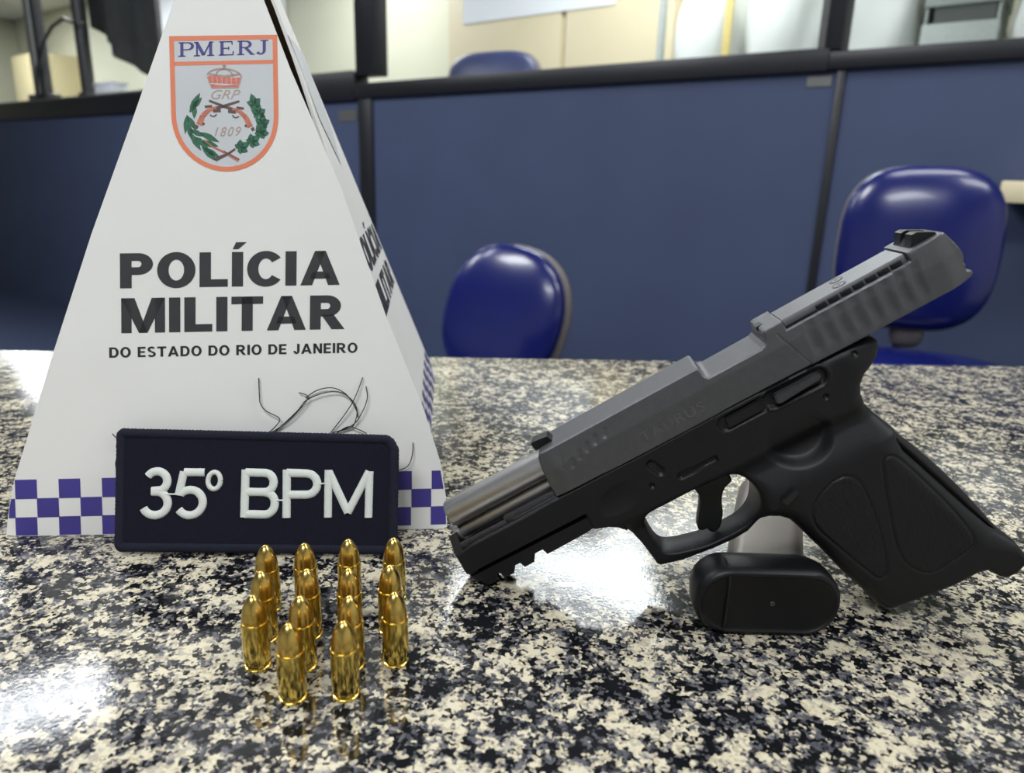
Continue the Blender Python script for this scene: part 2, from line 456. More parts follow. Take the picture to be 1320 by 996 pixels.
# shield emblem
def arc_shield(inset):
    x0, x1, yt0, yt1 = 82.5 + inset, 132.7 - inset, 241.2 - inset, 244.2 - inset
    pts = [(x0, yt0), (x1, yt1), (x1, 206.5)]
    cx, rx, ry = (x0 + x1) / 2, (x1 - x0) / 2, 27 - inset
    for k in range(1, 24):
        a = math.pi * k / 24
        pts.append((cx + rx * math.cos(a), 206.5 - 1.5 * (k / 24) - ry * math.sin(a) ** 0.95))
    pts.append((x0, 205.0))
    return pts
o_, i_ = arc_shield(0), arc_shield(2.2)
ring = [[o_[k], o_[(k + 1) % len(o_)], i_[(k + 1) % len(i_)], i_[k]] for k in range(len(o_))]
ring.append([(84.5, 229.4), (130.7, 232.4), (130.7, 230.6), (84.5, 227.6)])
flat('shield_field', [i_], M_silver, front, 0.10)
flat('shield_border', ring, M_orange, front, 0.16)

def stroke(pts, w):
    """flat strip along a polyline, width w (or list)"""
    out = []
    for i, (a, b) in enumerate(zip(pts, pts[1:])):
        wa, wb = (w[i], w[i + 1]) if isinstance(w, (list, tuple)) else (w, w)
        d = Vector((b[0] - a[0], b[1] - a[1])); n = Vector((-d.y, d.x)).normalized() / 2
        out.append([(a[0] + n.x * wa, a[1] + n.y * wa), (a[0] - n.x * wa, a[1] - n.y * wa), (b[0] - n.x * wb, b[1] - n.y * wb), (b[0] + n.x * wb, b[1] + n.y * wb)])
    return out
def arc(cx, cy, rx, ry, a0, a1, n=10):
    return [(cx + rx * math.cos(math.radians(a0 + (a1 - a0) * k / n)), cy + ry * math.sin(math.radians(a0 + (a1 - a0) * k / n))) for k in range(n + 1)]
# serif capitals PMERJ in a 0..1 high system
def serif_word():
    S = []; T, t = 0.17, 0.075
    def stem(x, y0=0, y1=1, w=T): S.extend(stroke([(x, y0), (x, y1)], w))
    def ser(x, y, w=0.34): S.extend(stroke([(x - w / 2, y), (x + w / 2, y)], t))
    x = 0.16
    stem(x); ser(x, .03, .4); ser(x - .03, .97, .3)
    S.extend(stroke([(x, .965)] + [(x + .32, .965)] + arc(x + .32, .72, .26, .245, 90, -90) + [(x, .475)], [t, t] + [.08, .1, .13, .15, .16, .16, .16, .15, .13, .1, .08] + [t]))
    x = 0.98
    stem(x, w=.1); ser(x, .03, .34); S.extend(stroke([(x - .02, .98), (x + .36, .06)], .19)); S.extend(stroke([(x + .36, .06), (x + .74, .98)], .09)); stem(x + .74, w=T); ser(x + .74, .03, .38); ser(x + .78, .97, .24); ser(x - .05, .97, .24)
    x = 2.34
    stem(x); ser(x, .03, .34); S.extend(stroke([(x - .15, .965), (x + .56, .965)], t)); S.extend(stroke([(x - .15, .035), (x + .6, .035)], t)); S.extend(stroke([(x, .5), (x + .38, .5)], t))
    S.extend(stroke([(x + .54, .99), (x + .56, .74)], .07)); S.extend(stroke([(x + .59, .01), (x + .62, .28)], .07)); S.extend(stroke([(x + .37, .62), (x + .37, .38)], .06))
    x = 3.36
    stem(x); ser(x, .03, .4); ser(x - .03, .97, .3)
    S.extend(stroke([(x, .965)] + [(x + .28, .965)] + arc(x + .28, .74, .25, .225, 90, -90) + [(x, .515)], [t, t] + [.08, .1, .13, .15, .16, .16, .16, .15, .13, .1, .08] + [t]))
    S.extend(stroke([(x + .28, .5), (x + .62, .03)], .17)); ser(x + .68, .03, .18)
    x = 4.66
    S.extend(stroke([(x, .97), (x, .3)] + arc(x - .2, .3, .2, .27, 0, -150, 8), [T, T] + [T, .15, .13, .11, .1, .1, .12, .16, .2])); ser(x, .97, .42)
    return S
W_ = serif_word(); wx = 4.86
flat('emblem_lettering', [[(86.8 + x / wx * 41.4 + y * .1, 231.9 + 3.0 * x / wx + y * 6.6) for x, y in p] for p in W_], M_navyink, front, 0.2)
# crown
cr = []
cr += stroke([(101.4, 219.2), (107.6, 218.6), (113.8, 219.6)], 1.3)
for k in range(7):
    x = 101.0 + k * 2.15
    cr += stroke([(x + .2, 220.4), (x - .1 + (k - 3) * .1, 223.4 + .2 * math.sin(k))], 1.85)
flat('crown_band', cr, M_red, front, 0.2)
cl = stroke([(99.6, 223.2), (101.6, 218.0), (113.9, 218.6), (115.6, 223.9)], .5) + stroke(arc(107.6, 223.6, 8, 3.6, 175, 5), .7) + stroke(arc(107.6, 223.6, 4, 3.4, 175, 5), .5)
cl += stroke([(107.6, 226.8), (107.7, 229.4)], .8) + stroke([(106.8, 228.4), (108.6, 228.5)], .6) + stroke([(100.6, 224.4), (107.6, 223.6), (114.8, 225)], 1.0)
flat('crown_outline', cl, M_pale, front, 0.22)
lettering('monogram_lettering', 'GRP', (101.2, 212.8), (114.8, 213.4), (101.4, 217.0), M_pale, front, bold=-0.006, shear=0.35, off=0.2)
lettering('year_lettering', '1809', (102.4, 195.2), (114.8, 196.0), (102.6, 199.4), M_pale, front, bold=-0.004, space=1.2, shear=0.3, off=0.2)
# two crossed flintlock pistols
def pistol2(mir):
    f = lambda p: [((107.3 + (x - 107.3) * mir), y + (0.25 if mir < 0 else 0)) for x, y in p]
    metal = stroke(f([(100.2, 212.0), (107.5, 209.4), (111.0, 208.4)]), [1.0, 1.3, 1.4]) + stroke(f([(113.0, 209.2), (116.4, 208.8)]), 1.1)
    metal += stroke(f([(109, 207.3), (112.6, 207.0)]), 1.5) + stroke(f(arc(112.6, 205.6, 1.5, 1.2, 180, 340, 6)), .6) + stroke(f([(119.8, 198.9), (121.2, 199.6)]), 1.6) + stroke(f([(117.6, 201.0), (116.8, 200.4)]), 1.2)
    wood = stroke(f([(110.6, 208.6), (114.4, 207.4), (117.4, 204.6), (119.3, 200.2)]), [1.3, 1.9, 2.4, 2.7])
    return metal, wood
mets, woods = [], []
for s_ in (1, -1):
    a_, b_ = pistol2(s_); mets += a_; woods += b_
flat('crossed_pistols', woods, M_wood, front, 0.2); flat('pistol_metalwork', mets, M_gunink, front, 0.22)
# wreath: pointed leaves on the left, lobed leaves on the right, crossed stems
lv = []
def leaf(x, y, ang, l, w):
    a = math.radians(ang); d = Vector((math.cos(a), math.sin(a))); n = Vector((-d.y, d.x))
    pts = []
    for t, k in ((0, .15), (.25, .8), (.5, 1), (.75, .6), (1, 0.02)):
        pts.append((x + d.x * l * t + n.x * w / 2 * k, y + d.y * l * t + n.y * w / 2 * k))
    for t, k in ((.75, .6), (.5, 1), (.25, .8), (0, .15)):
        pts.append((x + d.x * l * t - n.x * w / 2 * k, y + d.y * l * t - n.y * w / 2 * k))
    lv.append(pts)
for x, y, a, l, w in ((91.2, 206.2, 62, 10.5, 3.2), (92.0, 207.8, 48, 7.5, 2.6), (93.6, 209.6, 265, 6.5, 2.4), (90.0, 204.8, 262, 9.0, 2.6), (90.2, 204.2, 300, 7.6, 2.8),
                      (90.8, 200.2, 275, 6.5, 2.6), (91.2, 198.0, 335, 7.0, 2.6), (91.2, 196.4, 300, 9.5, 3.0), (93.6, 194.6, 318, 8.0, 2.8), (95.6, 196.8, 335, 10.0, 3.0), (96.4, 192.6, 345, 8.0, 3.0), (96.4, 190.2, 316, 10.0, 3.2), (97.4, 189.6, 330, 8.6, 2.6)):
    leaf(x, y, a, l, w)
for x, y, a in ((121.6, 211.0, 108), (123.4, 206.6, 95), (124.9, 202.0, 84), (124.2, 197.4, 62), (119.9, 193.2, 40), (114.4, 190.2, 30)):
    for da, l, w in ((0, 5.4, 3.2), (58, 4.0, 3.2), (-58, 4.0, 3.2), (120, 3.0, 2.8), (-120, 3.0, 2.8)):
        leaf(x, y, a + da, l, w)
flat('laurel_wreath', lv, M_green, front, 0.2)
flat('wreath_stems', stroke([(97.5, 193.4), (101.5, 190.2), (107, 187.8), (113.6, 184.2)], [.5, .7, 1.1, 1.7]), M_wood, front, 0.24)
flat('wreath_stems', stroke([(112.0, 189.6), (108.4, 187.0), (102.6, 184.3)], [.9, 1.0, 1.9]) + stroke([(106.6, 188.4), (113.8, 184.6)], .5), M_gunink, front, 0.26)

# the other three panels of the pyramid
def W3(x, y, z): return Vector((x * MM, y * MM, TOP + z * MM)) - Vector(pyr.location)
apex = (-145.0, 402.0, 308.0)
f_edge = [(-145.0, 400.3, 307.8), (-121.9, 391.5, 256.1), (-109.8, 386.1, 224.8), (-93.6, 377.5, 177.0), (-88.8, 374.6, 161.0), (-71.5, 366.0, 108.6), (-56, 358.5, 58.9), (-47.5, 352.0, 25.7), (-44.0, 347.5, 0.0)]
p2 = Vector((-71.4, 638.0, 0.4)); ap = Vector((-143.0, 405.0, 308.2))
def side_pt(s, t, off=0.0):
    """s: 0 front edge .. 1 far edge, t: 0 bottom .. 1 top"""
    zs = [p[2] for p in f_edge]; z = t * 307.8
    for a, b in zip(f_edge, f_edge[1:]):
        if a[2] >= z >= b[2]:
            k = (a[2] - z) / (a[2] - b[2]); f = Vector(a).lerp(Vector(b), k); break
    g = p2.lerp(ap, t)
    q = f.lerp(g, s) + Vector((off, -off * .1, off * .35))
    return W3(*q)
bm = bmesh.new(); NS, NT = 8, 28
grid = [[[bm.verts.new(side_pt(i / NS, j / NT, o)) for j in range(NT + 1)] for i in range(NS + 1)] for o in (0, -1.6)]
for o in (0, 1):
    for i in range(NS):
        for j in range(NT):
            bm.faces.new((grid[o][i][j], grid[o][i + 1][j], grid[o][i + 1][j + 1], grid[o][i][j + 1]))
loop = [(i, 0) for i in range(NS)] + [(NS, j) for j in range(NT)] + [(i, NT) for i in range(NS, 0, -1)] + [(0, j) for j in range(NT, 0, -1)]
for a, b in zip(loop, loop[1:] + loop[:1]):
    bm.faces.new((grid[0][a[0]][a[1]], grid[1][a[0]][a[1]], grid[1][b[0]][b[1]], grid[0][b[0]][b[1]]))
side = bmobj('side_panel', bm, M_board, pyr, 30)
def SF(u, v, off=0.0):
    """the same print on the side panel: u, v in front-face millimetres"""
    t = max(0.0, min(1.0, v / 312.0)); half = 107.5 * (1 - t)
    s = (u - (107.5 - half)) / (2 * half + 1e-6)
    return side_pt(max(0, min(1, s)), t, off + .25)
heavy_word('side_lettering', 'POLÍCIA', (50, 124), (165, 124), (50, 143), M_ink, side, FPf=SF, off=0.1)
heavy_word('side_lettering', 'MILITAR', (50, 98), (165, 98), (50, 117), M_ink, side, FPf=SF, off=0.1)
cells = []
for r in range(3):
    for c in range(20):
        if (r + c) % 2 == 0:
            v1 = 28 - 9.33 * r; x0, x1 = c * 10.5 + 2, (c + 1) * 10.5 + 2
            cells.append([(x0, v1 - 9.33), (x1, v1 - 9.33), (x1, v1), (x0, v1)])
flat('chequered_band', cells, M_purple, side, 0.1, SF)
flat('shield_print', [[(84, 244), (132, 244), (131, 205), (108, 182), (85, 205)]], M_silver, side, 0.1, SF)
p3 = Vector((-300.0, 600.0, 0.4)); bl3 = Vector((-243.0, 324.0, 0.4))
def tri_panel(name, a, b, c, m, inward):
    bm = bmesh.new(); n = (Vector(b) - Vector(a)).cross(Vector(c) - Vector(a)).normalized() * 1.5 * inward
    f = [bm.verts.new(W3(*Vector(p))) for p in (a, b, c)]; g = [bm.verts.new(W3(*(Vector(p) + n))) for p in (a, b, c)]
    bm.faces.new(f); bm.faces.new(g[::-1])
    for i in range(3): bm.faces.new((f[i], g[i], g[(i + 1) % 3], f[(i + 1) % 3]))
    return bmobj(name, bm, m, pyr, 30)
tri_panel('left_panel', bl3, p3, (-147, 400, 306), M_cardin, 1)
tri_panel('back_panel', p2 + Vector((-3, 0, 0)), p3, (-145, 405, 306), M_cardin, 1)

# ------------------------------------------------------------------ embroidered patch
QB = Vector((-.1866, .3042, TOP)); QX = Vector((0.9993, 0.0372, 0)).normalized(); QN = Vector((-QX.y, QX.x, 0))
ql = math.radians(21)
QV = QN * math.sin(ql) + Vector((0, 0, math.cos(ql))); QF = QX.cross(QV)
if QF.y > 0: QF = -QF
pat = empty('embroidered_patch', QB + QX * .066, None, 'dark navy cloth patch with raised white lettering leaning on the pyramid', 'patch')
# the patch stands on its lower border; local frame: x along, y = face normal, z up the face
def QP(x, z, off=0.0): return QB + QX * (x * MM) + QV * (z * MM + 0.0016) + QF * (off * MM + .0012) - Vector(pat.location)
pw = [(2.2, 2), (3.6, 0.4), (131.6, 0.4), (133.0, 2), (132.5, 49.5), (130.1, 53.8), (127.6, 55.4), (61, 56.0), (1.6, 56.4), (0.0, 54.8)]
bm = bmesh.new()
a = [bm.verts.new(QP(x, z, .6)) for x, z in pw]; b = [bm.verts.new(QP(x, z, -.9)) for x, z in pw]
bm.faces.new(a); bm.faces.new(b[::-1])
for i in range(len(pw)): bm.faces.new((a[i], b[i], b[(i + 1) % len(pw)], a[(i + 1) % len(pw)]))
bmobj('fabric', bm, M_fabric, pat)
# overlocked border: a flattened rope with the stitches showing as ridges
loop = []
for i in range(len(pw)):
    p, q = pw[i], pw[(i + 1) % len(pw)]
    n = max(1, int(math.dist(p, q) / 0.9))
    loop += [(p[0] + (q[0] - p[0]) * k / n, p[1] + (q[1] - p[1]) * k / n) for k in range(n)]
bm = bmesh.new(); rings = []; cxp, czp = 65, 28
for i, (x, z) in enumerate(loop):
    x2, z2 = loop[(i + 1) % len(loop)]; x0, z0 = loop[i - 1]
    t = Vector((x2 - x0, z2 - z0)).normalized(); nrm = Vector((t.y, -t.x))
    rr = 1.0 + (0.10 if i % 2 else 0.0) + random.uniform(-.03, .03)
    ring = []
    for k in range(10):
        an = 2 * math.pi * k / 10
        dx = math.cos(an) * 2.2 * rr - 1.2; dy = math.sin(an) * 1.45 * rr
        ring.append(bm.verts.new(QP(x + nrm.x * dx, z + nrm.y * dx, dy)))
    rings.append(ring)
for A, B in zip(rings, rings[1:] + rings[:1]):
    for k in range(10): bm.faces.new((A[k], A[(k + 1) % 10], B[(k + 1) % 10], B[k]))
bmobj('overlocked_border', bm, M_edge, pat, 60)
# satin-stitch letters: swept strokes, flattened domes
def satin(name, strokes, w=3.5):
    bm = bmesh.new()
    for st in strokes:
        ww = w
        if isinstance(st, tuple): st, ww = st
        pts = []
        st = [(121.8 - (121.8 - q[0]) * .975, q[1]) for q in st]
        for a, b in zip(st, st[1:]):
            n = max(1, int(math.dist(a, b) / 0.45))
            pts += [(a[0] + (b[0] - a[0]) * k / n, a[1] + (b[1] - a[1]) * k / n) for k in range(n)]
        pts.append(st[-1])
        rings = []
        for i, (x, z) in enumerate(pts):
            x2, z2 = pts[min(i + 1, len(pts) - 1)]; x0, z0 = pts[max(i - 1, 0)]
            t = Vector((x2 - x0, z2 - z0))
            t = t.normalized() if t.length > 1e-6 else Vector((1, 0)); n = Vector((-t.y, t.x))
            rr = ww / 2 * (1 + (0.03 if i % 2 else -.02) + random.uniform(-.02, .02))
            ring = []
            for k in range(9):
                an = math.pi * k / 8
                ring.append(bm.verts.new(QP(x + n.x * math.cos(an) * rr, z - 1.2 + n.y * math.cos(an) * rr, .5 + math.sin(an) * 1.15)))
            rings.append(ring)
        for A, B in zip(rings, rings[1:]):
            for k in range(8): bm.faces.new((A[k], A[k + 1], B[k + 1], B[k]))
        for r_ in (rings[0], rings[-1]): bm.faces.new(r_)
    return bmobj(name, bm, M_thread, pat, 60)
satin('embroidered_letter', [arc(16.8, 33.8, 5.0, 4.7, 150, -60, 14) + [(14.6, 29.2)], [(14.6, 28.9)] + arc(16.6, 23.4, 6.0, 5.6, 70, -155, 16)], 4.0)
satin('embroidered_letter', [[(39.6, 38.3), (29.8, 38.3)], [(29.6, 38.6), (27.6, 27.4)], arc(33.2, 24.0, 6.2, 6.0, 138, -145, 18)], 3.9)
satin('embroidered_letter', [arc(44.4, 34.5, 3.0, 4.0, 0, 360, 20)], 2.4)
satin('embroidered_letter', [[(59.3, 40.0), (59.7, 17.4)], [(59.3, 38.6), (69.0, 38.5)] + arc(69.0, 33.9, 4.2, 4.5, 90, -90, 10) + [(59.6, 29.4)], [(69.0, 29.3)] + arc(69.6, 24.0, 4.6, 5.2, 90, -90, 10) + [(59.7, 18.9)]], 4.0)
satin('embroidered_letter', [[(79.3, 40.2), (80.1, 17.4)], [(79.3, 38.7), (89.4, 38.5)] + arc(89.4, 33.4, 5.0, 5.0, 90, -90, 10) + [(79.8, 28.3)]], 4.0)
satin('embroidered_letter', [[(99.6, 40.4), (100.2, 17.8)], [(99.8, 39.6), (109.8, 20.2)], [(109.8, 20.2), (119.6, 40.0)], [(119.8, 40.0), (119.9, 18.0)]], 3.8)
for st in ([(20.5, 27.8), (27.4, 27.8)], [(75, 25.6), (80, 25.6)], [(94.2, 33.8), (99.4, 33.8)]): satin('joining_stitch', [st], .85)
# loose threads springing from its upper border, lying against the pyramid
thr = [[(121.3, 78.2), (121.6, 70), (122.2, 65.3), (125.1, 61.8), (130.8, 58.7), (131.2, 56.5), (128.5, 53.2), (126.0, 51.0)],
       [(126.5, 50.8), (131.5, 53.6), (138.4, 59.5), (145.0, 67.3), (144.8, 69.6), (140.8, 70.8)],
       [(128.5, 50.8), (139.6, 61.4), (144.6, 67.2), (153.8, 71.0), (161.5, 71.2), (167.3, 67.0), (169.4, 62.3), (168.8, 57.3), (166.3, 53.2), (157, 50.6)],
       [(144.0, 68.2), (150, 72.2), (157.7, 73.4), (164.4, 70.0), (168.8, 63.0), (169.9, 58.1)],
       [(156.0, 50.4), (163.4, 60.0), (168.4, 68.2), (172.4, 78.7)], [(157.2, 50.5), (167.2, 54.6), (172.1, 61.3), (174.6, 68.2), (173.9, 74.2)],
       [(159.4, 50.6), (165.2, 53.8), (171.0, 52.0), (174, 50.2)], [(189.5, 31.0), (194.6, 33.2), (197.0, 38.6), (197.4, 45.3)],
       [(52.5, 44.2), (56.0, 51.0), (60.2, 50.6)], [(51.0, 50.5), (55.5, 47.2)], [(54.0, 27.0), (52.6, 35.0), (53.4, 40.0)]]
for p in thr:
    pts = []
    for i in range(len(p) - 1):                       # smooth (Catmull-Rom)
        p0, p1, p2_, p3_ = [Vector(p[max(0, min(len(p) - 1, k))]) for k in (i - 1, i, i + 1, i + 2)]
        for k in range(6):
            t = k / 6
            pts.append(.5 * ((2 * p1) + (-p0 + p2_) * t + (2 * p0 - 5 * p1 + 4 * p2_ - p3_) * t * t + (-p0 + 3 * p1 - 3 * p2_ + p3_) * t ** 3))
    pts.append(Vector(p[-1]))
    n_ = len(pts)
    bm = bmesh.new()
    bm_tube(bm, [FP(q.x, q.y, .7 + 1.5 * abs(math.sin(3.1 * i / n_))) + Vector(pyr.location) - Vector(pat.location) for i, q in enumerate(pts)], .00027, 5)
    bmobj('loose_thread', bm, M_dthread, pat)

# ------------------------------------------------------------------ cartridges
cspots = [(-98.7, 263.3), (-83.5, 265.8), (-66.4, 270.2), (-47.9, 272.6), (-93.6, 243.3), (-77.0, 246.0), (-61.1, 247.1), (-45.7, 250.6),
          (-91.1, 227.1), (-74.1, 227.4), (-56.6, 228.5), (-40.7, 231.7), (-73.2, 210.9), (-55.2, 213.2)]
clab = ['brass cartridge at the left end of the back row, nearest the patch', 'brass cartridge second from the left in the back row by the patch',
        'brass cartridge third from the left in the back row by the patch', 'brass cartridge at the right end of the back row by the patch corner',
        'brass cartridge at the left end of the second row from the patch', 'brass cartridge second from the left in the second row from the patch',
        'brass cartridge third from the left in the second row from the patch', 'brass cartridge at the right end of the second row from the patch',
        'brass cartridge at the left end of the third row, fully visible', 'brass cartridge second from the left in the third row',
        'brass cartridge third from the left in the third row', 'brass cartridge at the right end of the third row, standing clear',
        'left brass cartridge of the pair standing at the front', 'right brass cartridge of the pair standing at the front']
case_prof = [(0, 0), (4.5, 0), (4.88, .15), (4.98, .45), (4.98, 1.15), (4.80, 1.3), (4.35, 1.45), (4.35, 2.2), (4.90, 2.9), (4.95, 3.4), (4.90, 10), (4.84, 18.6), (4.80, 19.0), (4.72, 19.15), (4.55, 19.12), (4.50, 18.5)]
bul_prof = [(4.45, 18.4), (4.51, 18.9)]
for k in range(1, 19):
    t = 1 - (1 - k / 18) ** 1.8
    bul_prof.append((4.51 * max(0, 1 - t ** 2.3) ** .62, 18.9 + 10.8 * t))
bul_prof[-1] = (0.0, 29.7)
bm = bmesh.new(); bm_lathe(bm, [(r * MM, z * MM) for r, z in case_prof], 40)
mcase = bpy.data.meshes.new('case'); bmesh.ops.recalc_face_normals(bm, faces=bm.faces); bm.to_mesh(mcase); bm.free()
bm = bmesh.new(); bm_lathe(bm, [(r * MM, z * MM) for r, z in bul_prof], 40)
mbul = bpy.data.meshes.new('bullet'); bmesh.ops.recalc_face_normals(bm, faces=bm.faces); bm.to_mesh(mbul); bm.free()
c0 = empty('cartridge', (0, 0, TOP), None, '', 'cartridge', 'upright brass cartridges in rows')
k0 = link('case', mcase, M_brass, c0, 30); k1 = link('bullet', mbul, M_jacket, c0, 60)
for i, (x, y) in enumerate(cspots):
    if i == 0: c = c0
    else:
        c = c0.copy(); COL.objects.link(c)
        for ch in (k0, k1):
            d = ch.copy(); COL.objects.link(d); d.parent = c
    c.location = (x * MM, y * MM, TOP); c.rotation_euler = (0, 0, random.uniform(0, 6))
    c['label'] = clab[i]

# ------------------------------------------------------------------ pistol
# gun frame: u along the bore (rearwards), v up across it, w across the gun (negative = side in view)
GA = Vector((-.002, .295, TOP)); GX = Vector((163 + 2, 283 - 295, 0)).normalized(); GN = Vector((-GX.y, GX.x, 0))
ANG = math.radians(33.3325)
GU = GX * math.cos(ANG) + Vector((0, 0, math.sin(ANG))); GV = -GX * math.sin(ANG) + Vector((0, 0, math.cos(ANG)))
GO = GA + GX * .0234 + Vector((0, 0, .0413))
TOE = (98.0, -113.7)
base = GO + GU * (TOE[0] * MM) + GV * (TOE[1] * MM); base.z = TOP
gun = empty('pistol', (0, 0, 0), None, 'black semi-automatic pistol with its slide locked back, resting muzzle-down', 'pistol')
gun.matrix_world = Matrix(((GU.x, GN.x, GV.x, base.x), (GU.y, GN.y, GV.y, base.y), (GU.z, GN.z, GV.z, base.z), (0, 0, 0, 1)))
inv = gun.matrix_world.inverted()
org = inv @ GO                                              # gun origin in the root's local frame
def gl(u, w, v): return (org.x + u * MM, org.y + w * MM, org.z + v * MM)

def seg_dist(P, poly):
    P = np.asarray(P); A = np.asarray(poly, float); B = np.roll(A, -1, 0)
    best = np.full(len(P), 1e9); near = np.zeros_like(P)
    for a, b in zip(A, B):
        d = b - a; L2 = d @ d
        if L2 < 1e-12: continue
        t = np.clip(((P - a) @ d) / L2, 0, 1)
        q = a + t[:, None] * d
        ds = np.hypot(*(P - q).T)
        m = ds < best
        best[m] = ds[m]; near[m] = q[m]
    return best, near
def inside(P, poly):
    P = np.asarray(P); A = np.asarray(poly, float); B = np.roll(A, -1, 0)
    c = np.zeros(len(P), bool)
    for (x1, y1), (x2, y2) in zip(A, B):
        if y1 == y2: continue
        m = ((y1 > P[:, 1]) != (y2 > P[:, 1])) & (P[:, 0] < (x2 - x1) * (P[:, 1] - y1) / (y2 - y1) + x1)
        c ^= m
    return c
def sdf(P, poly):
    d, n = seg_dist(P, poly); i = inside(P, poly)
    return np.where(i, d, -d), n
def sstep(a, b, x):
    t = np.clip((x - a) / (b - a), 0, 1); return t * t * (3 - 2 * t)
def smooth_poly(p, it=1):
    """Chaikin corner cutting"""
    for _ in range(it):
        q = []
        for i in range(len(p)):
            a, b = np.array(p[i]), np.array(p[(i + 1) % len(p)])
            q += [tuple(a * .78 + b * .22), tuple(a * .22 + b * .78)]
        p = q
    return p
def slab(name, poly, thick, m, parent, holes=(), res=0.5, smooth=40):
    """a solid with the side outline POLY; thick(u, v, d) gives near and far half widths (d = distance to the outline)"""
    A = np.array(poly); lo = A.min(0) - res; hi = A.max(0) + res
    us = np.arange(lo[0], hi[0] + res, res); vs = np.arange(lo[1], hi[1] + res, res)
    Ug, Vg = np.meshgrid(us, vs, indexing='ij'); P = np.stack([Ug.ravel(), Vg.ravel()], 1)
    C = P + res / 2
    allp = [poly] + list(holes)
    ci = inside(C, poly)
    for h in holes: ci &= ~inside(C, h)
    nu, nv = len(us), len(vs)
    ci = ci.reshape(nu, nv)[:-1, :-1]
    idx = np.arange(nu * nv).reshape(nu, nv)
    I, J = np.nonzero(ci)
    quads = np.stack([idx[I, J], idx[I + 1, J], idx[I + 1, J + 1], idx[I, J + 1]], 1)
    from collections import Counter
    edges = {}
    for q in quads:
        for a, b in ((q[0], q[1]), (q[1], q[2]), (q[2], q[3]), (q[3], q[0])):
            if (b, a) in edges: del edges[(b, a)]
            else: edges[(a, b)] = 1
    bnd = np.unique(np.array([e[0] for e in edges] + [e[1] for e in edges]))
    used = np.unique(quads)
    D = np.full(len(P), 1e9); NEAR = P.copy()
    for h in allp:
        d, n = seg_dist(P[used], h)
        mm = d < D[used]
        D[used[mm]] = d[mm]; NEAR[used[mm]] = n[mm]
    isb = np.zeros(len(P), bool); isb[bnd] = True
    P[isb] = NEAR[isb]; D[isb] = 0
    remap = -np.ones(len(P), int); remap[used] = np.arange(len(used))
    Pu, Du = P[used], D[used]
    tn, tf = thick(Pu[:, 0], Pu[:, 1], Du)
    n = len(used)
    verts = [gl(u, -a, v) for (u, v), a in zip(Pu, tn)] + [gl(u, b, v) for (u, v), b in zip(Pu, tf)]
    faces = [tuple(remap[q]) for q in quads] + [tuple(remap[q][::-1] + n) for q in quads]
    for a, b in edges: faces.append((remap[b], remap[a], remap[a] + n, remap[b] + n))
    me = bpy.data.meshes.new(name); me.from_pydata(verts, [], [tuple(int(i) for i in f) for f in faces]); me.validate()
    bm = bmesh.new(); bm.from_mesh(me)
    bmesh.ops.remove_doubles(bm, verts=bm.verts, dist=1e-6)
    bmesh.ops.recalc_face_normals(bm, faces=bm.faces); bm.to_mesh(me); bm.free()
    return link(name, me, m, parent, smooth)
def capsule(U_, V_, a, b, r):
    P = np.stack([U_, V_], 1); a, b = np.array(a), np.array(b); d = b - a
    t = np.clip(((P - a) @ d) / (d @ d + 1e-9), 0, 1)
    return r - np.hypot(*(P - a - t[:, None] * d).T)             # positive inside

# --- slide
slide_poly = [(0, 0), (0, 5.8), (0.7, 12), (1.3, 16.1), (2.2, 19.2), (3.6, 20.5), (76.4, 20.6), (77.2, 20.0), (77.8, 16.6), (78.6, 15.3), (80, 14.9), (102, 15.1), (104, 15.9), (105.0, 17.4), (105.4, 20.4), (106.4, 20.8),
              (113.4, 20.8), (113.6, 16.9), (163.6, 17.2), (163.8, 20.7), (177.6, 20.8), (178.8, 20.2), (180.6, 14.5), (181.2, 10.5), (181.0, 8.6), (180.2, 6.6), (180.5, 5.2), (179.7, 4.6), (179.9, 3.4), (181.2, 2.9), (182.0, 1.4), (180.4, 0.2), (176, 0), (150, -.3), (130, -.5), (100, -.2), (70, -.4), (40, -.6)]
def slide_T(u, v, d):
    W = 12.8 - 1.7 * np.clip((v - 12.2) / 8.4, 0, 1)
    W = W - 1.0 * sstep(8, 0, u)                                    # slightly tapered nose
    W = W - 2.6 * sstep(172, 182, u)                                # rounded tail
    r = 0.7; W = W - np.where(d < r, r - np.sqrt(np.maximum(0, r * r - (r - d) ** 2)), 0)
    g = np.zeros_like(u)
    for k in range(8):                                              # rear grasping grooves
        c = 120.5 + 6.0 * k + 0.10 * (v - 8) + 0.25 * np.sin(v * .45)
        g = np.maximum(g, 0.75 * np.clip(1 - ((u - c) / 2.3) ** 2, 0, 1) * sstep(.4, 6.0, v) * sstep(18, 14.0, v))
    for a in ((13.5, 9.5), (17.6, 11.4), (22.0, 12.6), (26.6, 13.6), (31.4, 14.4)):   # scalloped nose grooves
        g = np.maximum(g, 0.55 * sstep(0, 1.5, capsule(u, v, a, (a[0] + 1.0, a[1] + 1.9), 1.7)))
    g = np.maximum(g, 0.25 * sstep(0, .5, capsule(u, v, (9.5, 10.5), (11.5, 16.5), .5)))
    g = np.maximum(g, 0.35 * sstep(0, .25, .35 - np.abs(u - (112.4 + .35 * (9 - v)))) * (v < 17))   # seam behind the port
    return W - g, W - g
slide = slab('slide', slide_poly, slide_T, M_slide, gun, res=0.5, smooth=20)
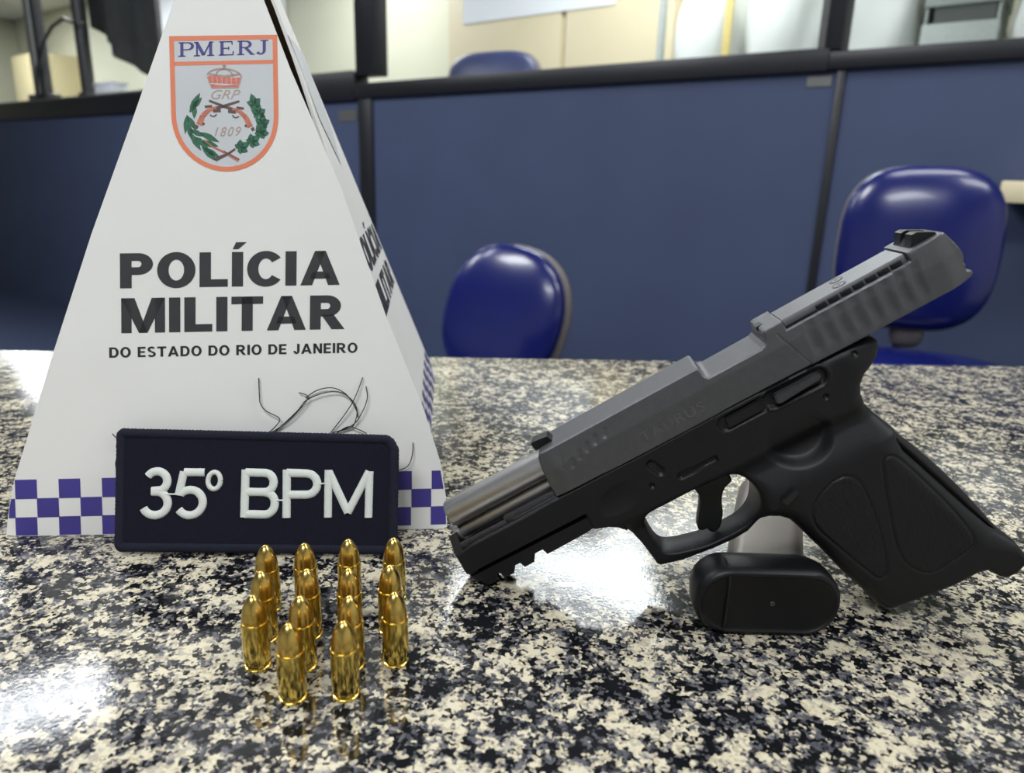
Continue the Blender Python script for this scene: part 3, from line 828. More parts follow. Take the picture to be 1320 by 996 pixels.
# cover plate over the optic cut, its screws, sights
def gbox(name, u0, u1, w0, w1, v0, v1, m, parent, bev=0.0):
    o = org
    return box(name, o.x + u0 * MM, o.x + u1 * MM, o.y + w0 * MM, o.y + w1 * MM, o.z + v0 * MM, o.z + v1 * MM, m, parent, bev * MM, 2)
bm = bmesh.new()
prof = [(-9.2, 17.0), (-9.2, 17.9), (-7.9, 20.2), (7.9, 20.2), (9.2, 17.9), (9.2, 17.0)]
f = [bm.verts.new(gl(114.0, w, v)) for w, v in prof]; b = [bm.verts.new(gl(163.3, w, v)) for w, v in prof]
bm.faces.new(f); bm.faces.new(b[::-1])
for i in range(6): bm.faces.new((f[i], b[i], b[(i + 1) % 6], f[(i + 1) % 6]))
plate_o = bmobj('cover_plate', bm, M_plate, slide)
for k in range(7):
    gbox('plate_notch', 127.2 + 5.0 * k, 131.2 + 5.0 * k, -9.9, -8.35, 17.3, 19.2, M_blk, slide, .2)
gbox('plate_gap', 113.5, 126.6, -10.2, -9.0, 16.9, 17.9, M_blk, slide)
for w in (-3.4, 4.0):
    bm = bmesh.new(); M_ = Matrix.Translation(Vector(gl(139.5 + (1.5 if w > 0 else 0), w, 20.2)))
    bm_lathe(bm, [(0, .12 * MM), (2.0 * MM, .12 * MM), (2.0 * MM, 0)], 24, M_); s1 = bmobj('screw', bm, M_plate, slide)
    bm = bmesh.new(); bm_lathe(bm, [(2.0 * MM, .02 * MM), (2.0 * MM, .18 * MM), (2.7 * MM, .18 * MM), (2.7 * MM, .02 * MM)], 24, M_); bm_lathe(bm, [(0, .2 * MM), (.7 * MM, .2 * MM), (.7 * MM, .1 * MM)], 6, M_)
    bmobj('screw_recess', bm, M_blk, slide)
bm = bmesh.new(); bm_prism(bm, [(1.2, 20.0), (0.8, 23.6), (1.8, 24.2), (8.6, 23.4), (9.8, 20.4)], -3.6, 3.6); 
for v in bm.verts: v.co += org
bmobj('front_sight', bm, M_blk, slide)
bm = bmesh.new()
bm_prism(bm, [(165.6, 20.2), (167.0, 21.2), (169.0, 24.9), (171.0, 24.9), (176.6, 21.6), (177.2, 20.2)], -7.5, -1.9)
bm_prism(bm, [(165.6, 20.2), (167.0, 21.2), (169.0, 24.9), (171.0, 24.9), (176.6, 21.6), (177.2, 20.2)], 1.9, 7.5)
bm_prism(bm, [(165.6, 20.2), (167.0, 21.2), (168.6, 22.6), (176.0, 21.6), (177.2, 20.2)], -2.0, 2.0)
for v in bm.verts: v.co += org
bmobj('rear_sight', bm, M_blk, slide)
# notch in the lip ahead of the plate
gbox('lip_notch', 104.9, 107.6, -2.6, 2.8, 19.0, 20.95, M_blk, slide)
def GF(u, v, off=0.0): return Vector(gl(u, -12.88 - off, v))
lettering('engraving', 'TAURUS', (44.0, 4.2), (72.0, 4.2), (44.0, 8.2), M_engr, slide, bold=-0.01, space=1.15, off=0.02, FPf=GF)

# --- barrel with bore and chamber block, recoil spring guide
def gcyl(bm, prof, v, w=0, n=36):
    """(r, u) profile revolved about an axis parallel to the bore"""
    M_ = Matrix.Translation(Vector(gl(0, w, v))) @ Matrix.Rotation(math.radians(90), 4, 'Y')
    return bm_lathe(bm, [(r * MM, u * MM) for r, u in prof], n, M_)
bm = bmesh.new()
gcyl(bm, [(4.4, 60), (4.4, -47.2), (5.2, -48.6), (5.9, -48.8), (6.3, -48.2), (6.3, 60)], 12.2)
gcyl(bm, [(0, -12), (4.45, -12), (4.45, -11.5)], 12.2)
bmobj('barrel', bm, M_barrel, gun, 50)
bm = bmesh.new()
gcyl(bm, [(0, -50.6), (2.6, -50.6), (3.2, -50), (3.2, 20), (0, 20)], 2.6, 0, 24)
gcyl(bm, [(0, -51.4), (4.2, -51.4), (4.4, -51), (4.4, -48.5), (3.2, -48.5)], 2.6, 0, 24)
bmobj('recoil_guide', bm, M_barrel, gun, 50)

# --- frame
hole = smooth_poly([(25.3, -31.4), (27.4, -27.4), (30.5, -25.6), (40, -25.7), (52, -25.4), (66.9, -26.6), (71.0, -30.2), (73.3, -35.6), (73.8, -40.3), (72.3, -44.9), (68.6, -49.4), (62.0, -52.6), (53.9, -53.2), (43.3, -53.0), (30.5, -49.8), (26.4, -47.5), (25.0, -44.8), (24.6, -39.8)], 2)
frame_poly = [(-52.5, -2.5), (-53.3, -3.6), (-53.9, -10.6), (-53.4, -16.2), (-50.2, -19.4), (-49.6, -22.6), (-45.0, -22.7), (-44.2, -19.6), (-41.2, -19.6), (-40.6, -22.8), (-35.6, -22.8), (-34.6, -19.8), (-30.6, -19.8), (-29.9, -22.6), (-24.8, -22.4), (-23.2, -19.0), (-18.6, -19.0), (-17.9, -22.0),
              (2.8, -21.4), (5.5, -20.9), (8.6, -21.6), (12.2, -22.9), (15.2, -25.0), (17.8, -27.8), (18.9, -32), (20.1, -38.7), (20.8, -46), (21.0, -50.6), (22.0, -51.9), (31.2, -54.3), (45.4, -55.7), (55.3, -56.0), (62, -55.4), (66.2, -53.6), (69.5, -52.0), (72.6, -52.0), (76.2, -53.6), (79.2, -56.7), (80.8, -61.5), (82.3, -67.4), (84.3, -74.5), (85.9, -81.8), (87.9, -90.6),
              (91.4, -102.2), (92.1, -106.2), (93.4, -110.6), (95.2, -112.8), (98.0, -113.7), (111.4, -114.4), (124.4, -115.1), (134.9, -114.3), (138.7, -115.0), (140.3, -117.6), (141.6, -119.8), (143.6, -121.4), (148, -121.2), (152.2, -119.2), (153.8, -115.6), (153.2, -109.4), (151.2, -105.6),
              (147.6, -100.6), (142.6, -86), (138.4, -73.0), (134.2, -60.2), (131.2, -51.5), (131.0, -46), (132.6, -42.6), (130.8, -38.0), (128.6, -32.6), (127.0, -27.0), (127.0, -22.4), (128.8, -18.0), (131.6, -15.2), (135.6, -13.4), (139.2, -11.6), (141.6, -8.8), (142.2, -6.0), (141.2, -4.0), (138.4, -2.4), (126, -.9), (100, -.4), (70, -.3), (40, -.6), (0, -.4), (-20, -.9), (-44, -1.0)]
bstrap = smooth_poly([(130.4, -43.5), (129.6, -47.5), (131.0, -53.2), (134.8, -66.2), (139.0, -79.4), (143.4, -92), (147.6, -101.8), (150.0, -106.0), (151.4, -107.6), (150.6, -103), (148.4, -92.6), (145.8, -82), (142.6, -71.0), (138.4, -58.4), (134.6, -49.0), (132.0, -43.0)], 1)
panel1 = smooth_poly([(87.4, -58.5), (89.4, -54.8), (93.9, -50.8), (101.9, -47.3), (107.4, -48.0), (110.9, -52.6), (110.6, -65.2), (108.0, -80.8), (103.4, -96.5), (98.8, -97.5), (95.3, -88.4), (90.6, -74.6), (87.2, -64.8)], 1)
panel2 = smooth_poly([(121.0, -51.0), (123.0, -48.4), (126.0, -48.6), (128.4, -53.0), (132.9, -67.4), (137.2, -82.9), (139.6, -96.8), (138.0, -100.8), (133.4, -102.4), (120.3, -105.2), (115.0, -102.5), (111.2, -95.4), (111.2, -87.0), (115.4, -70.7), (118.9, -58.2)], 1)
def frame_T(u, v, d):
    P = np.stack([u, v], 1)
    grip = sstep(-7, 5, u - (72 + (-52 - v) * 0.37)) * sstep(-24, -46, v)
    W = np.full_like(u, 8.0)
    W = W + (12.4 - 8.0) * sstep(-33, -23, v)
    W = np.where(u < 18, np.maximum(W, 12.0), W)
    W = W + (15.2 - W) * grip
    # rail: lower part of the dust cover is stepped in and undercut
    rail = (u < 6.5 - .8 * (v + 13)) & (u < 12)
    step = sstep(-12.2, -13.4, v)
    W = np.where(u < 8, W - 1.6 * step * sstep(8, 5, u), W)
    W = np.where(u < 8, W - 2.2 * sstep(0, .8, 1.1 - np.abs(v + 13.7)) * sstep(7, 5, u), W)
    # tang narrows
    W = W - 3.0 * sstep(128, 143, u) * sstep(-20, -8, v)
    # rounded outline
    r = 1.1 + 6.5 * grip * sstep(-118, -104, v) + 2.6 * sstep(112, 122, u) * sstep(-50, -38, v) * 1.5
    W = W - np.where(d < r, 0.72 * (r - np.sqrt(np.maximum(0, r * r - (r - d) ** 2))), 0)
    cut = np.zeros_like(u)
    cut = np.maximum(cut, 1.6 * sstep(0, .7, capsule(u, v, (50.0, -16.9), (65.0, -17.2), 1.7)))
    cut = np.maximum(cut, 1.4 * sstep(0, 1.6, capsule(u, v, (41.6, -6.6), (43.4, -10.8), 2.6)))
    for c, rr in (((37.5, -15.0), 1.3), ((114.6, -14.9), 1.3), ((131.3, -4.9), 1.3)):
        cut = np.maximum(cut, 1.2 * sstep(0, .5, capsule(u, v, c, (c[0] + .01, c[1]), rr)))
    # shallow dish over the front of the guard
    rr = np.hypot((u - 23 - .3 * (v + 13)) / 11, (v + 13.5) / 6.5); cut = np.maximum(cut, 1.3 * np.clip(1 - rr ** 2, 0, 1))
    # thumb scoop, deep along its lower rear wall
    uu = (u - 98) * .96 - (v + 26) * .25; vv = (v + 26) * .96 + (u - 98) * .25
    rr = np.hypot(uu / 15.0, vv / 13.0)
    cut = np.maximum(cut, 3.8 * sstep(1.0, .66, rr) * sstep(11, -9, vv - uu * .25))
    # recess round the slide stop and the takedown lever
    cut = np.maximum(cut, 1.6 * sstep(0, .8, capsule(u, v, (96.5, -5.6), (115.5, -5.9), 3.7)))
    cut = np.maximum(cut, 1.3 * sstep(0, .8, capsule(u, v, (76.0, -5.6), (91.5, -5.6), 3.6)))
    ridge = 0.5 * sstep(0, .6, .8 - np.abs(capsule(u, v, (96.5, -5.6), (115.5, -5.9), 4.6)))
    s1, _ = sdf(P, panel1); s2, _ = sdf(P, panel2)
    s = np.maximum(s1, s2)
    stip = np.where(s > .5, 0.22 * rng.random(len(u)), 0)
    groove = 0.55 * sstep(0, .5, .75 - np.abs(s))
    W = W - cut + stip - groove + ridge * (cut < .05)
    return np.maximum(W, 1), np.maximum(W, 1)
frame = slab('frame', frame_poly, frame_T, M_polymer, gun, [hole], res=0.5, smooth=50)
def bs_T(u, v, d):
    r = 7.0
    W = 11.0 - 0.95 * np.where(d < r, r - np.sqrt(np.maximum(0, r * r - (r - d) ** 2)), 0) + .15 * rng.random(len(u))
    return W, W
slab('backstrap', bstrap, bs_T, M_rough, gun, res=0.45, smooth=70)
# front bulkhead of the frame and the inner rails beside the guide
bm = bmesh.new()
fr = [(-9.6, -16), (-10.8, -8), (-11, -2.6), (-8.2, 1.0), (-5.4, 4.6), (-4.4, 4.8), (-3.9, 1.4), (0, -.4), (3.9, 1.4), (4.4, 4.8), (5.4, 4.6), (8.2, 1.0), (11, -2.6), (10.8, -8), (9.6, -16)]
f = [bm.verts.new(gl(-53.6, w, v)) for w, v in fr]; b = [bm.verts.new(gl(-49.5, w, v)) for w, v in fr]
bm.faces.new(f); bm.faces.new(b[::-1])
for i in range(len(fr)): bm.faces.new((f[i], b[i], b[(i + 1) % len(fr)], f[(i + 1) % len(fr)]))
bmobj('dust_cover_end', bm, M_polymer, gun)
for s in (-1, 1):
    bm = bmesh.new()
    for u0, u1, w0, w1, v1 in ((-49.5, -24, 7.6, 9.4, .9), (-26, 0, 6.6, 9.4, 2.3), (-22, 0, 9.8, 10.4, .3)):
        a, b_ = sorted((s * w0, s * w1))
        bm_box(bm, org.x + u0 * MM, org.x + u1 * MM, org.y + a * MM, org.y + b_ * MM, org.z - 2 * MM, org.z + v1 * MM, .0002)
    bmobj('slide_rail', bm, M_lever, gun)
# controls
trig = smooth_poly([(50.7, -22), (51.0, -29), (51.5, -33.8), (49.2, -38.2), (45.2, -43.6), (43.4, -47.0), (45.1, -48.6), (47.2, -48.2), (47.6, -50.7), (49.4, -52.0), (52.8, -50.6), (56.6, -45.4), (58.4, -40.3), (60.6, -36.8), (62.8, -35.0), (65.8, -34.3), (67.0, -33.0), (66.6, -29.8), (66, -22)], 1)
def tr_T(u, v, d):
    W = 3.6 - np.where(d < 1.2, 1.2 - np.sqrt(np.maximum(0, 1.44 - (1.2 - d) ** 2)), 0); return W, W
slab('trigger', trig, tr_T, M_blk, gun, res=0.4, smooth=50)
bm = bmesh.new(); bm_prism(bm, [(96.8, -7.3), (97.4, -3.9), (114.6, -3.6), (116.6, -4.4), (115.8, -6.6), (98.4, -8.0)], -14.6, -9)
for v in bm.verts: v.co += org
bmesh.ops.bevel(bm, geom=list(bm.edges), offset=.0005, segments=2, affect='EDGES')
bmobj('slide_stop', bm, M_lever, gun)
bm = bmesh.new(); bm_prism(bm, [(76, -8.2), (76.8, -3.2), (91, -3.0), (91.6, -7.6)], -12.6, -9)
for v in bm.verts: v.co += org
bmesh.ops.bevel(bm, geom=list(bm.edges), offset=.0005, segments=2, affect='EDGES')
bmobj('takedown_lever', bm, M_blk, gun)
bm = bmesh.new(); bm_prism(bm, [(79.8, -44.4), (86.6, -42.2), (87.6, -45.2), (80.8, -47.7)], -17.2, -8)
for v in bm.verts: v.co += org
bmesh.ops.bevel(bm, geom=list(bm.edges), offset=.0004, segments=2, affect='EDGES')
bmobj('magazine_release', bm, M_blkpl, gun)
# rest exactly on the counter
zmin = min((gun.matrix_world @ v.co).z for v in frame.data.vertices)
gun.location.z += TOP - zmin + 0.0001

# ------------------------------------------------------------------ magazine lying on the counter, base towards us
mag = empty('magazine', (.1062, .262, TOP), None, 'black based pistol magazine lying under the trigger guard, base plate facing the camera', 'magazine')
def rrect(w, h, r, n=6):
    pts = []
    for cx, cy, a0 in ((w / 2 - r, h / 2 - r, 0), (-w / 2 + r, h / 2 - r, 90), (-w / 2 + r, -h / 2 + r, 180), (w / 2 - r, -h / 2 + r, 270)):
        for k in range(n + 1):
            a = math.radians(a0 + 90 * k / n); pts.append((cx + r * math.cos(a), cy + r * math.sin(a)))
    return pts
def loft(bm, rings, M=None):
    R_ = [[bm.verts.new(Vector(p) * MM) for p in ring] for ring in rings]
    n = len(R_[0])
    for A, B in zip(R_, R_[1:]):
        for k in range(n): bm.faces.new((A[k], A[(k + 1) % n], B[(k + 1) % n], B[k]))
    bm.faces.new(R_[0][::-1]); bm.faces.new(R_[-1])
    return bm
# base plate: rounded block, face at y = -9, dished panel on the face
HB = 29.6; zc = HB / 2
rings = []
for y, dw, dh in ((9, 2.5, 3.5), (5.0, .8, 1.0), (2, 0, 0), (-5.0, 0, 0), (-7.6, .8, .8), (-8.8, 2.4, 2.4), (-9.0, 4.4, 4.4), (-8.4, 5.6, 5.6), (-8.2, 7, 7)):
    rings.append([(x - 0.5, y, zc + z) for x, z in rrect(58.6 - dw, HB - dh, min(13.2, (HB - dh) / 2 - .4))])
bm = bmesh.new(); loft(bm, rings); basep = bmobj('base_plate', bm, M_magbase, mag, 40)
bm = bmesh.new(); bm_lathe(bm, [(0, .15 * MM), (.9 * MM, .25 * MM), (1.1 * MM, 0)], 16, Matrix.Translation((.001, -.0084, zc * MM)) @ Matrix.Rotation(math.radians(90), 4, 'X'))
bmobj('release_button', bm, M_lever, basep)
bm = bmesh.new()
seam = [(-17.4, y, z) for y, z in ((7, HB - 1.4), (0, HB + .05), (-5, HB + .05), (-8.0, HB - 1.6), (-9.1, HB - 5), (-9.1, 6), (-8, 2), (-5, -.02))]
bm_tube(bm, [Vector(p) * MM for p in seam], .00045, 6, up=Vector((1, 0, 0))); 
bmobj('seam', bm, M_blk, basep)
rings = [[(x + 2.5, y, 13.6 + z) for x, z in rrect(44 - d, 25.0 - d, 9)] for y, d in ((7, 0), (11.5, 0), (13, 1.4))]
bm = bmesh.new(); loft(bm, rings); bmobj('collar', bm, M_magbase, mag, 40)
rings = []
for y, sx, sc_ in ((9.5, 0, 1), (13, 1.2, 1), (40, 11, 1), (80, 25.5, 1), (104, 34, .96), (112, 37, .84)):
    rings.append([(x * sc_ + 3.2 + sx, y, 11.6 + z * sc_ + (0 if y < 100 else -.5)) for x, z in rrect(35.0, 21.0, 7.5)])
bm = bmesh.new(); loft(bm, rings); bmobj('body', bm, M_magbody, mag, 40)
mag.location.y = .263

# ------------------------------------------------------------------ partition behind the counter
PSI = -37.472; P0 = Vector((-.863, 3.719, 0)); RM = Matrix.Rotation(math.radians(PSI), 4, 'Z')
PM = Matrix.Translation(P0) @ RM                              # s along the partition, t behind it, z above the floor
def pbox(name, s0, s1, t0, t1, z0, z1, m, parent=None, bev=0.0, kind='structure'):
    """box in partition coordinates; z given from the counter top"""
    cs, ct = (s0 + s1) / 2, (t0 + t1) / 2
    o = box(name, s0 - cs, s1 - cs, t0 - ct, t1 - ct, 0, z1 - z0, m, parent, bev)
    if parent is None:
        o.matrix_world = PM @ Matrix.Translation((cs, ct, TOP + z0))
        if kind: o['kind'] = kind
    return o
F0 = -TOP                                                     # floor level seen from the counter top
pbox('wall_partition', -9.3, .175, .0, .05, F0, .51, M_blue)
pbox('wall_partition', .175, 2.289, .0, .05, F0, .51, M_blue)
pbox('wall_partition', 2.289, 3.6, .0, .05, F0, .51, M_blue)
pbox('trim_1', -9.3, .12, -.02, .07, .495, .622, M_frame, bev=.004)
pbox('trim_2', .12, 2.25, -.02, .07, .502, .568, M_frame, bev=.004)
pbox('trim_3', 2.25, 3.6, -.02, .07, .505, .556, M_frame, bev=.004)
pbox('trim_4', .13, .255, -.02, .07, .60, 1.65, M_frame, bev=.004)
pbox('trim_5', .13, .225, -.012, .06, F0, .505, M_frame, bev=.003)
pbox('trim_6', 2.232, 2.278, -.02, .07, .56, 1.65, M_frame, bev=.003)
pbox('trim_7', 2.210, 2.232, -.015, .065, .56, 1.65, M_frameg, bev=.002)
pbox('trim_8', 2.277, 2.301, -.010, .06, F0, .505, M_frame, bev=.002)
pbox('trim_9', -9.3, 3.6, -.02, .07, 1.65, 1.72, M_frame)
pbox('trim_10', -9.3, .12, -.021, -.019, .614, .626, M_frameg)
pbox('window_1', -9.3, .13, .022, .028, .618, 1.65, M_glass)
pbox('window_2', .255, 2.21, .022, .028, .566, 1.65, M_glass)
pbox('window_3', 2.278, 3.6, .022, .028, .554, 1.65, M_glass)
# little tags stuck under the rail
o = pbox('sticker', 2.19, 2.262, -.003, -.001, .462, .490, M_frameg, kind=None); tag(o, 'small pale sticker on the blue panel beside the right post', 'sticker')
o = pbox('sticker', -.02, .11, -.003, -.001, .405, .455, M_frameg, kind=None); tag(o, 'small pale sticker on the blue panel beside the pyramid', 'sticker')

# the room
def room(name, s0, s1, t0, t1, z0, z1, m): return pbox(name, s0, s1, t0, t1, z0, z1, m)
CE = 2.05
room('floor', -9.6, 5.6, -6.5, 2.4, F0 - .1, F0, M_floor)
room('ceiling', -9.6, 5.6, -6.5, 2.4, CE, CE + .1, M_ceil)
room('wall_back', -9.6, 5.6, 2.0, 2.2, F0, CE, M_wall)
room('wall_front', -9.6, 5.6, -6.5, -6.3, F0, CE, M_wallb)
room('wall_left', -9.6, -9.4, -6.3, 2.0, F0, CE, M_wall)
room('wall_right', 5.4, 5.6, -6.3, 2.0, F0, CE, M_wallb)

def pthing(name, s, t, z, label, cat, group=None, rz=0):
    e = empty(name, (0, 0, 0), None, label, cat, group)
    e.matrix_world = PM @ Matrix.Translation((s, t, TOP + z)) @ Matrix.Rotation(rz, 4, 'Z')
    return e
# cupboards against the back wall
def cupboard(s0, s1, m, label, hinge):
    e = pthing('cupboard', (s0 + s1) / 2, 1.75, F0, label, 'cupboard', None)
    w = (s1 - s0) / 2; h = 2.45
    box('body', -w, w, -.23, .24, 0, h, m, e, .003)
    d = box('door', -w + .012, w - .012, -.25, -.231, .08, h - .02, m, e, .002)
    box('handle', hinge * (w - .08) - .008, hinge * (w - .08) + .008, -.268, -.25, .95, 1.10, M_frameg, d, .003)
    return e
cupboard(-.70, .240, M_cup, 'beige cupboard with the white sheet of paper on its door', -1)
cupboard(.250, .985, M_cup, 'plain beige cupboard beside the white bags', 1)
cupboard(-8.25, -7.45, M_cup2, 'tan cupboard seen through the glass at the far left', 1)
o = pbox('paper_sheet', -.555, .600, 1.495, 1.498, 1.125, 1.62, M_paper, kind=None); tag(o, 'white sheet of paper stuck across the beige cupboard doors', 'paper')
o = pbox('whiteboard', -5.45, -3.15, 1.965, 1.996, .55, 1.95, M_paper, kind=None, bev=.004); tag(o, 'white board on the cream wall behind the pyramid', 'whiteboard')

# shelf with bags at the right
sh = pthing('shelf_unit', 1.9, 1.45, F0, 'grey metal shelf unit behind the glass carrying white bags', 'shelf')
for z in (.12, .55, .98, 1.46):
    box('shelf', -.88, 1.2, -.25, .25, z, z + .03, M_grey, sh, .003)
for x in (-.87, 1.17):
    for y in (-.24, .21):
        box('upright', x, x + .03, y, y + .03, 0, 2.7, M_grey, sh, .002)
def bag(s, t, z, w, d, h, seed, label, tape=None):
    e = pthing('plastic_bag', s, t, z, label, 'bag', 'white plastic bags on the shelf')
    bm = bmesh.new(); nu, nv = 28, 18; rr = random.Random(seed); ph = [rr.uniform(0, 6) for _ in range(6)]
    rows = []
    for j in range(nv + 1):
        tt = j / nv; row = []
        for i in range(nu):
            a = 2 * math.pi * i / nu; c, s_ = math.cos(a), math.sin(a)
            e_ = 0.55
            sx = math.copysign(abs(c) ** e_, c); sy = math.copysign(abs(s_) ** e_, s_)
            k = (math.sin(math.pi * (0.10 + .82 * tt)) ** .38) * (1 + .05 * math.sin(3 * a + ph[0] + 4 * tt) + .05 * math.sin(5 * a + ph[1] - 6 * tt))
            row.append(bm.verts.new((sx * w / 2 * k, sy * d / 2 * k, h * tt * (1 + .05 * math.sin(2 * a + ph[2]) * tt))))
        rows.append(row)
    for A, B in zip(rows, rows[1:]):
        for i in range(nu): bm.faces.new((A[i], A[(i + 1) % nu], B[(i + 1) % nu], B[i]))
    bm.faces.new(rows[0][::-1]); bm.faces.new(rows[-1])
    bmobj('film', bm, M_bag, e, 60)
    if tape:
        for x0, x1, y0, z0, z1 in tape: box('tape_band', x0, x1, -d / 2 - .015, -d / 2 - .008, z0, z1, M_yel, e, .002)
    return e
bag(1.25, 1.42, .4915, .32, .36, .72, 1, 'white plastic bag next to the cupboard, yellow band at its right', [(.125, .165, 0, .02, .66), (-.16, .12, 0, .0, .05)])
bag(1.63, 1.42, .4915, .36, .36, .78, 2, 'white plastic bag standing just left of the right glass post')
bag(2.03, 1.40, .4915, .38, .36, .70, 3, 'white plastic bag standing just right of the right glass post')
bag(2.795, 1.40, .4915, .48, .36, .80, 5, 'white plastic bag at the right end of the grey shelf')
tr = pthing('letter_tray', 2.38, 1.42, .4915, 'grey letter tray with a dark opening between the white bags', 'tray')
box('body', -.14, .14, -.17, .17, 0, .34, M_grey, tr, .004); box('tier', -.14, .14, -.17, .17, .405, .62, M_grey, tr, .004)
box('opening', -.10, .12, -.16, .16, .34, .405, M_dgrey, tr)  # solid block, the slot's shade put into its dark grey
for x in (-.135, .125): box('post', x, x + .01, -.16, .16, .335, .41, M_grey, tr)

# things standing on the rail ledge at the far left
def ledge(px_s, name, label, cat): return pthing(name, px_s, .045, .622, label, cat)
e = ledge(-3.60, 'metal_pole', 'slim grey pole standing on the partition ledge at the far left', 'pole')
bm = bmesh.new(); bm_tube(bm, [(0, 0, 0), (0, 0, 1.04)], .045, 14, up=Vector((0, 1, 0))); bmobj('shaft', bm, M_lpole, e)
bm = bmesh.new(); bm_tube(bm, [(.11, 0, 0), (.11, 0, 1.04)], .04, 14, up=Vector((0, 1, 0))); bmobj('cable_duct', bm, M_pole, e)
box('foot', -.13, .22, -.055, .055, 0, .05, M_pole, e, .01)
e = ledge(-2.79, 'flag_pole', 'dark pole on the ledge that carries the dark cloth', 'pole')
bm = bmesh.new(); bm_tube(bm, [(0, 0, 0), (0, 0, 1.04)], .045, 14, up=Vector((0, 1, 0))); bmobj('shaft', bm, M_pole, e)
box('foot', -.06, .06, -.05, .05, 0, .03, M_pole, e, .008)
e = pthing('hanging_cloth', -2.90, .16, .60, 'dark cloth with a curved hem hanging beside the pyramid top', 'cloth')
bm = bmesh.new(); rows = []
nS, nZ = 24, 12
for i in range(nS + 1):
    a = i / nS; lowz = .50 - .44 * a ** .9 + .10 * math.sin(a * math.pi) * 0
    rows.append([(Vector((a * .92, .05 * math.sin(a * 9) + .03 * math.sin(a * 23) , lowz + (1.02 - lowz) * j / nZ))) for j in range(nZ + 1)])
for off in (0, .006):
    g = [[bm.verts.new(p + Vector((0, off, 0))) for p in r_] for r_ in rows]
    for i in range(nS):
        for j in range(nZ): bm.faces.new((g[i][j], g[i + 1][j], g[i + 1][j + 1], g[i][j + 1]))
bmobj('cloth', bm, M_flag, e, 60)
bm = bmesh.new(); pts = [Vector((-.68, 0, .02)), Vector((-.62, 0, .2)), Vector((-.45, 0, .38)), Vector((-.25, 0, .47)), Vector((-.06, 0, .50)), Vector((.10, 0, .46))]
e2 = pthing('cable', -2.82, -.025, .622, 'dark cable arching between the two poles on the ledge', 'cable')
bm_tube(bm, pts, .012, 8, up=Vector((0, 1, 0))); bmobj('cord', bm, M_pole, e2)
e = pthing('paper_box', -2.42, .03, .622, 'small white box on the ledge beside the pyramid', 'box')
box('carton', -.13, .13, -.05, .05, 0, .06, M_paper, e, .006); box('lid', -.135, .135, -.055, .055, .058, .075, M_paper, e, .004)

# ------------------------------------------------------------------ swivel chairs
def superell(bm, a, b, c, n1, n2, M, nu=40, nv=24):
    """x: width, z: height, y: depth; n1 outline exponent, n2 profile exponent"""
    f = lambda t, n: math.copysign(abs(t) ** (2 / n), t)
    rows = []
    for j in range(1, nv):
        ph = -math.pi / 2 + math.pi * j / nv
        row = []
        for i in range(nu):
            th = 2 * math.pi * i / nu
            row.append(bm.verts.new(M @ Vector((a * f(math.cos(ph), n2) * f(math.cos(th), n1), c * f(math.sin(ph), n2), b * f(math.cos(ph), n2) * f(math.sin(th), n1)))))
        rows.append(row)
    p0 = bm.verts.new(M @ Vector((0, -c, 0))); p1 = bm.verts.new(M @ Vector((0, c, 0)))
    for A, B in zip(rows, rows[1:]):
        for i in range(nu): bm.faces.new((A[i], A[(i + 1) % nu], B[(i + 1) % nu], B[i]))
    for i in range(nu):
        bm.faces.new((p0, rows[0][(i + 1) % nu], rows[0][i])); bm.faces.new((p1, rows[-1][i], rows[-1][(i + 1) % nu]))
    return bm
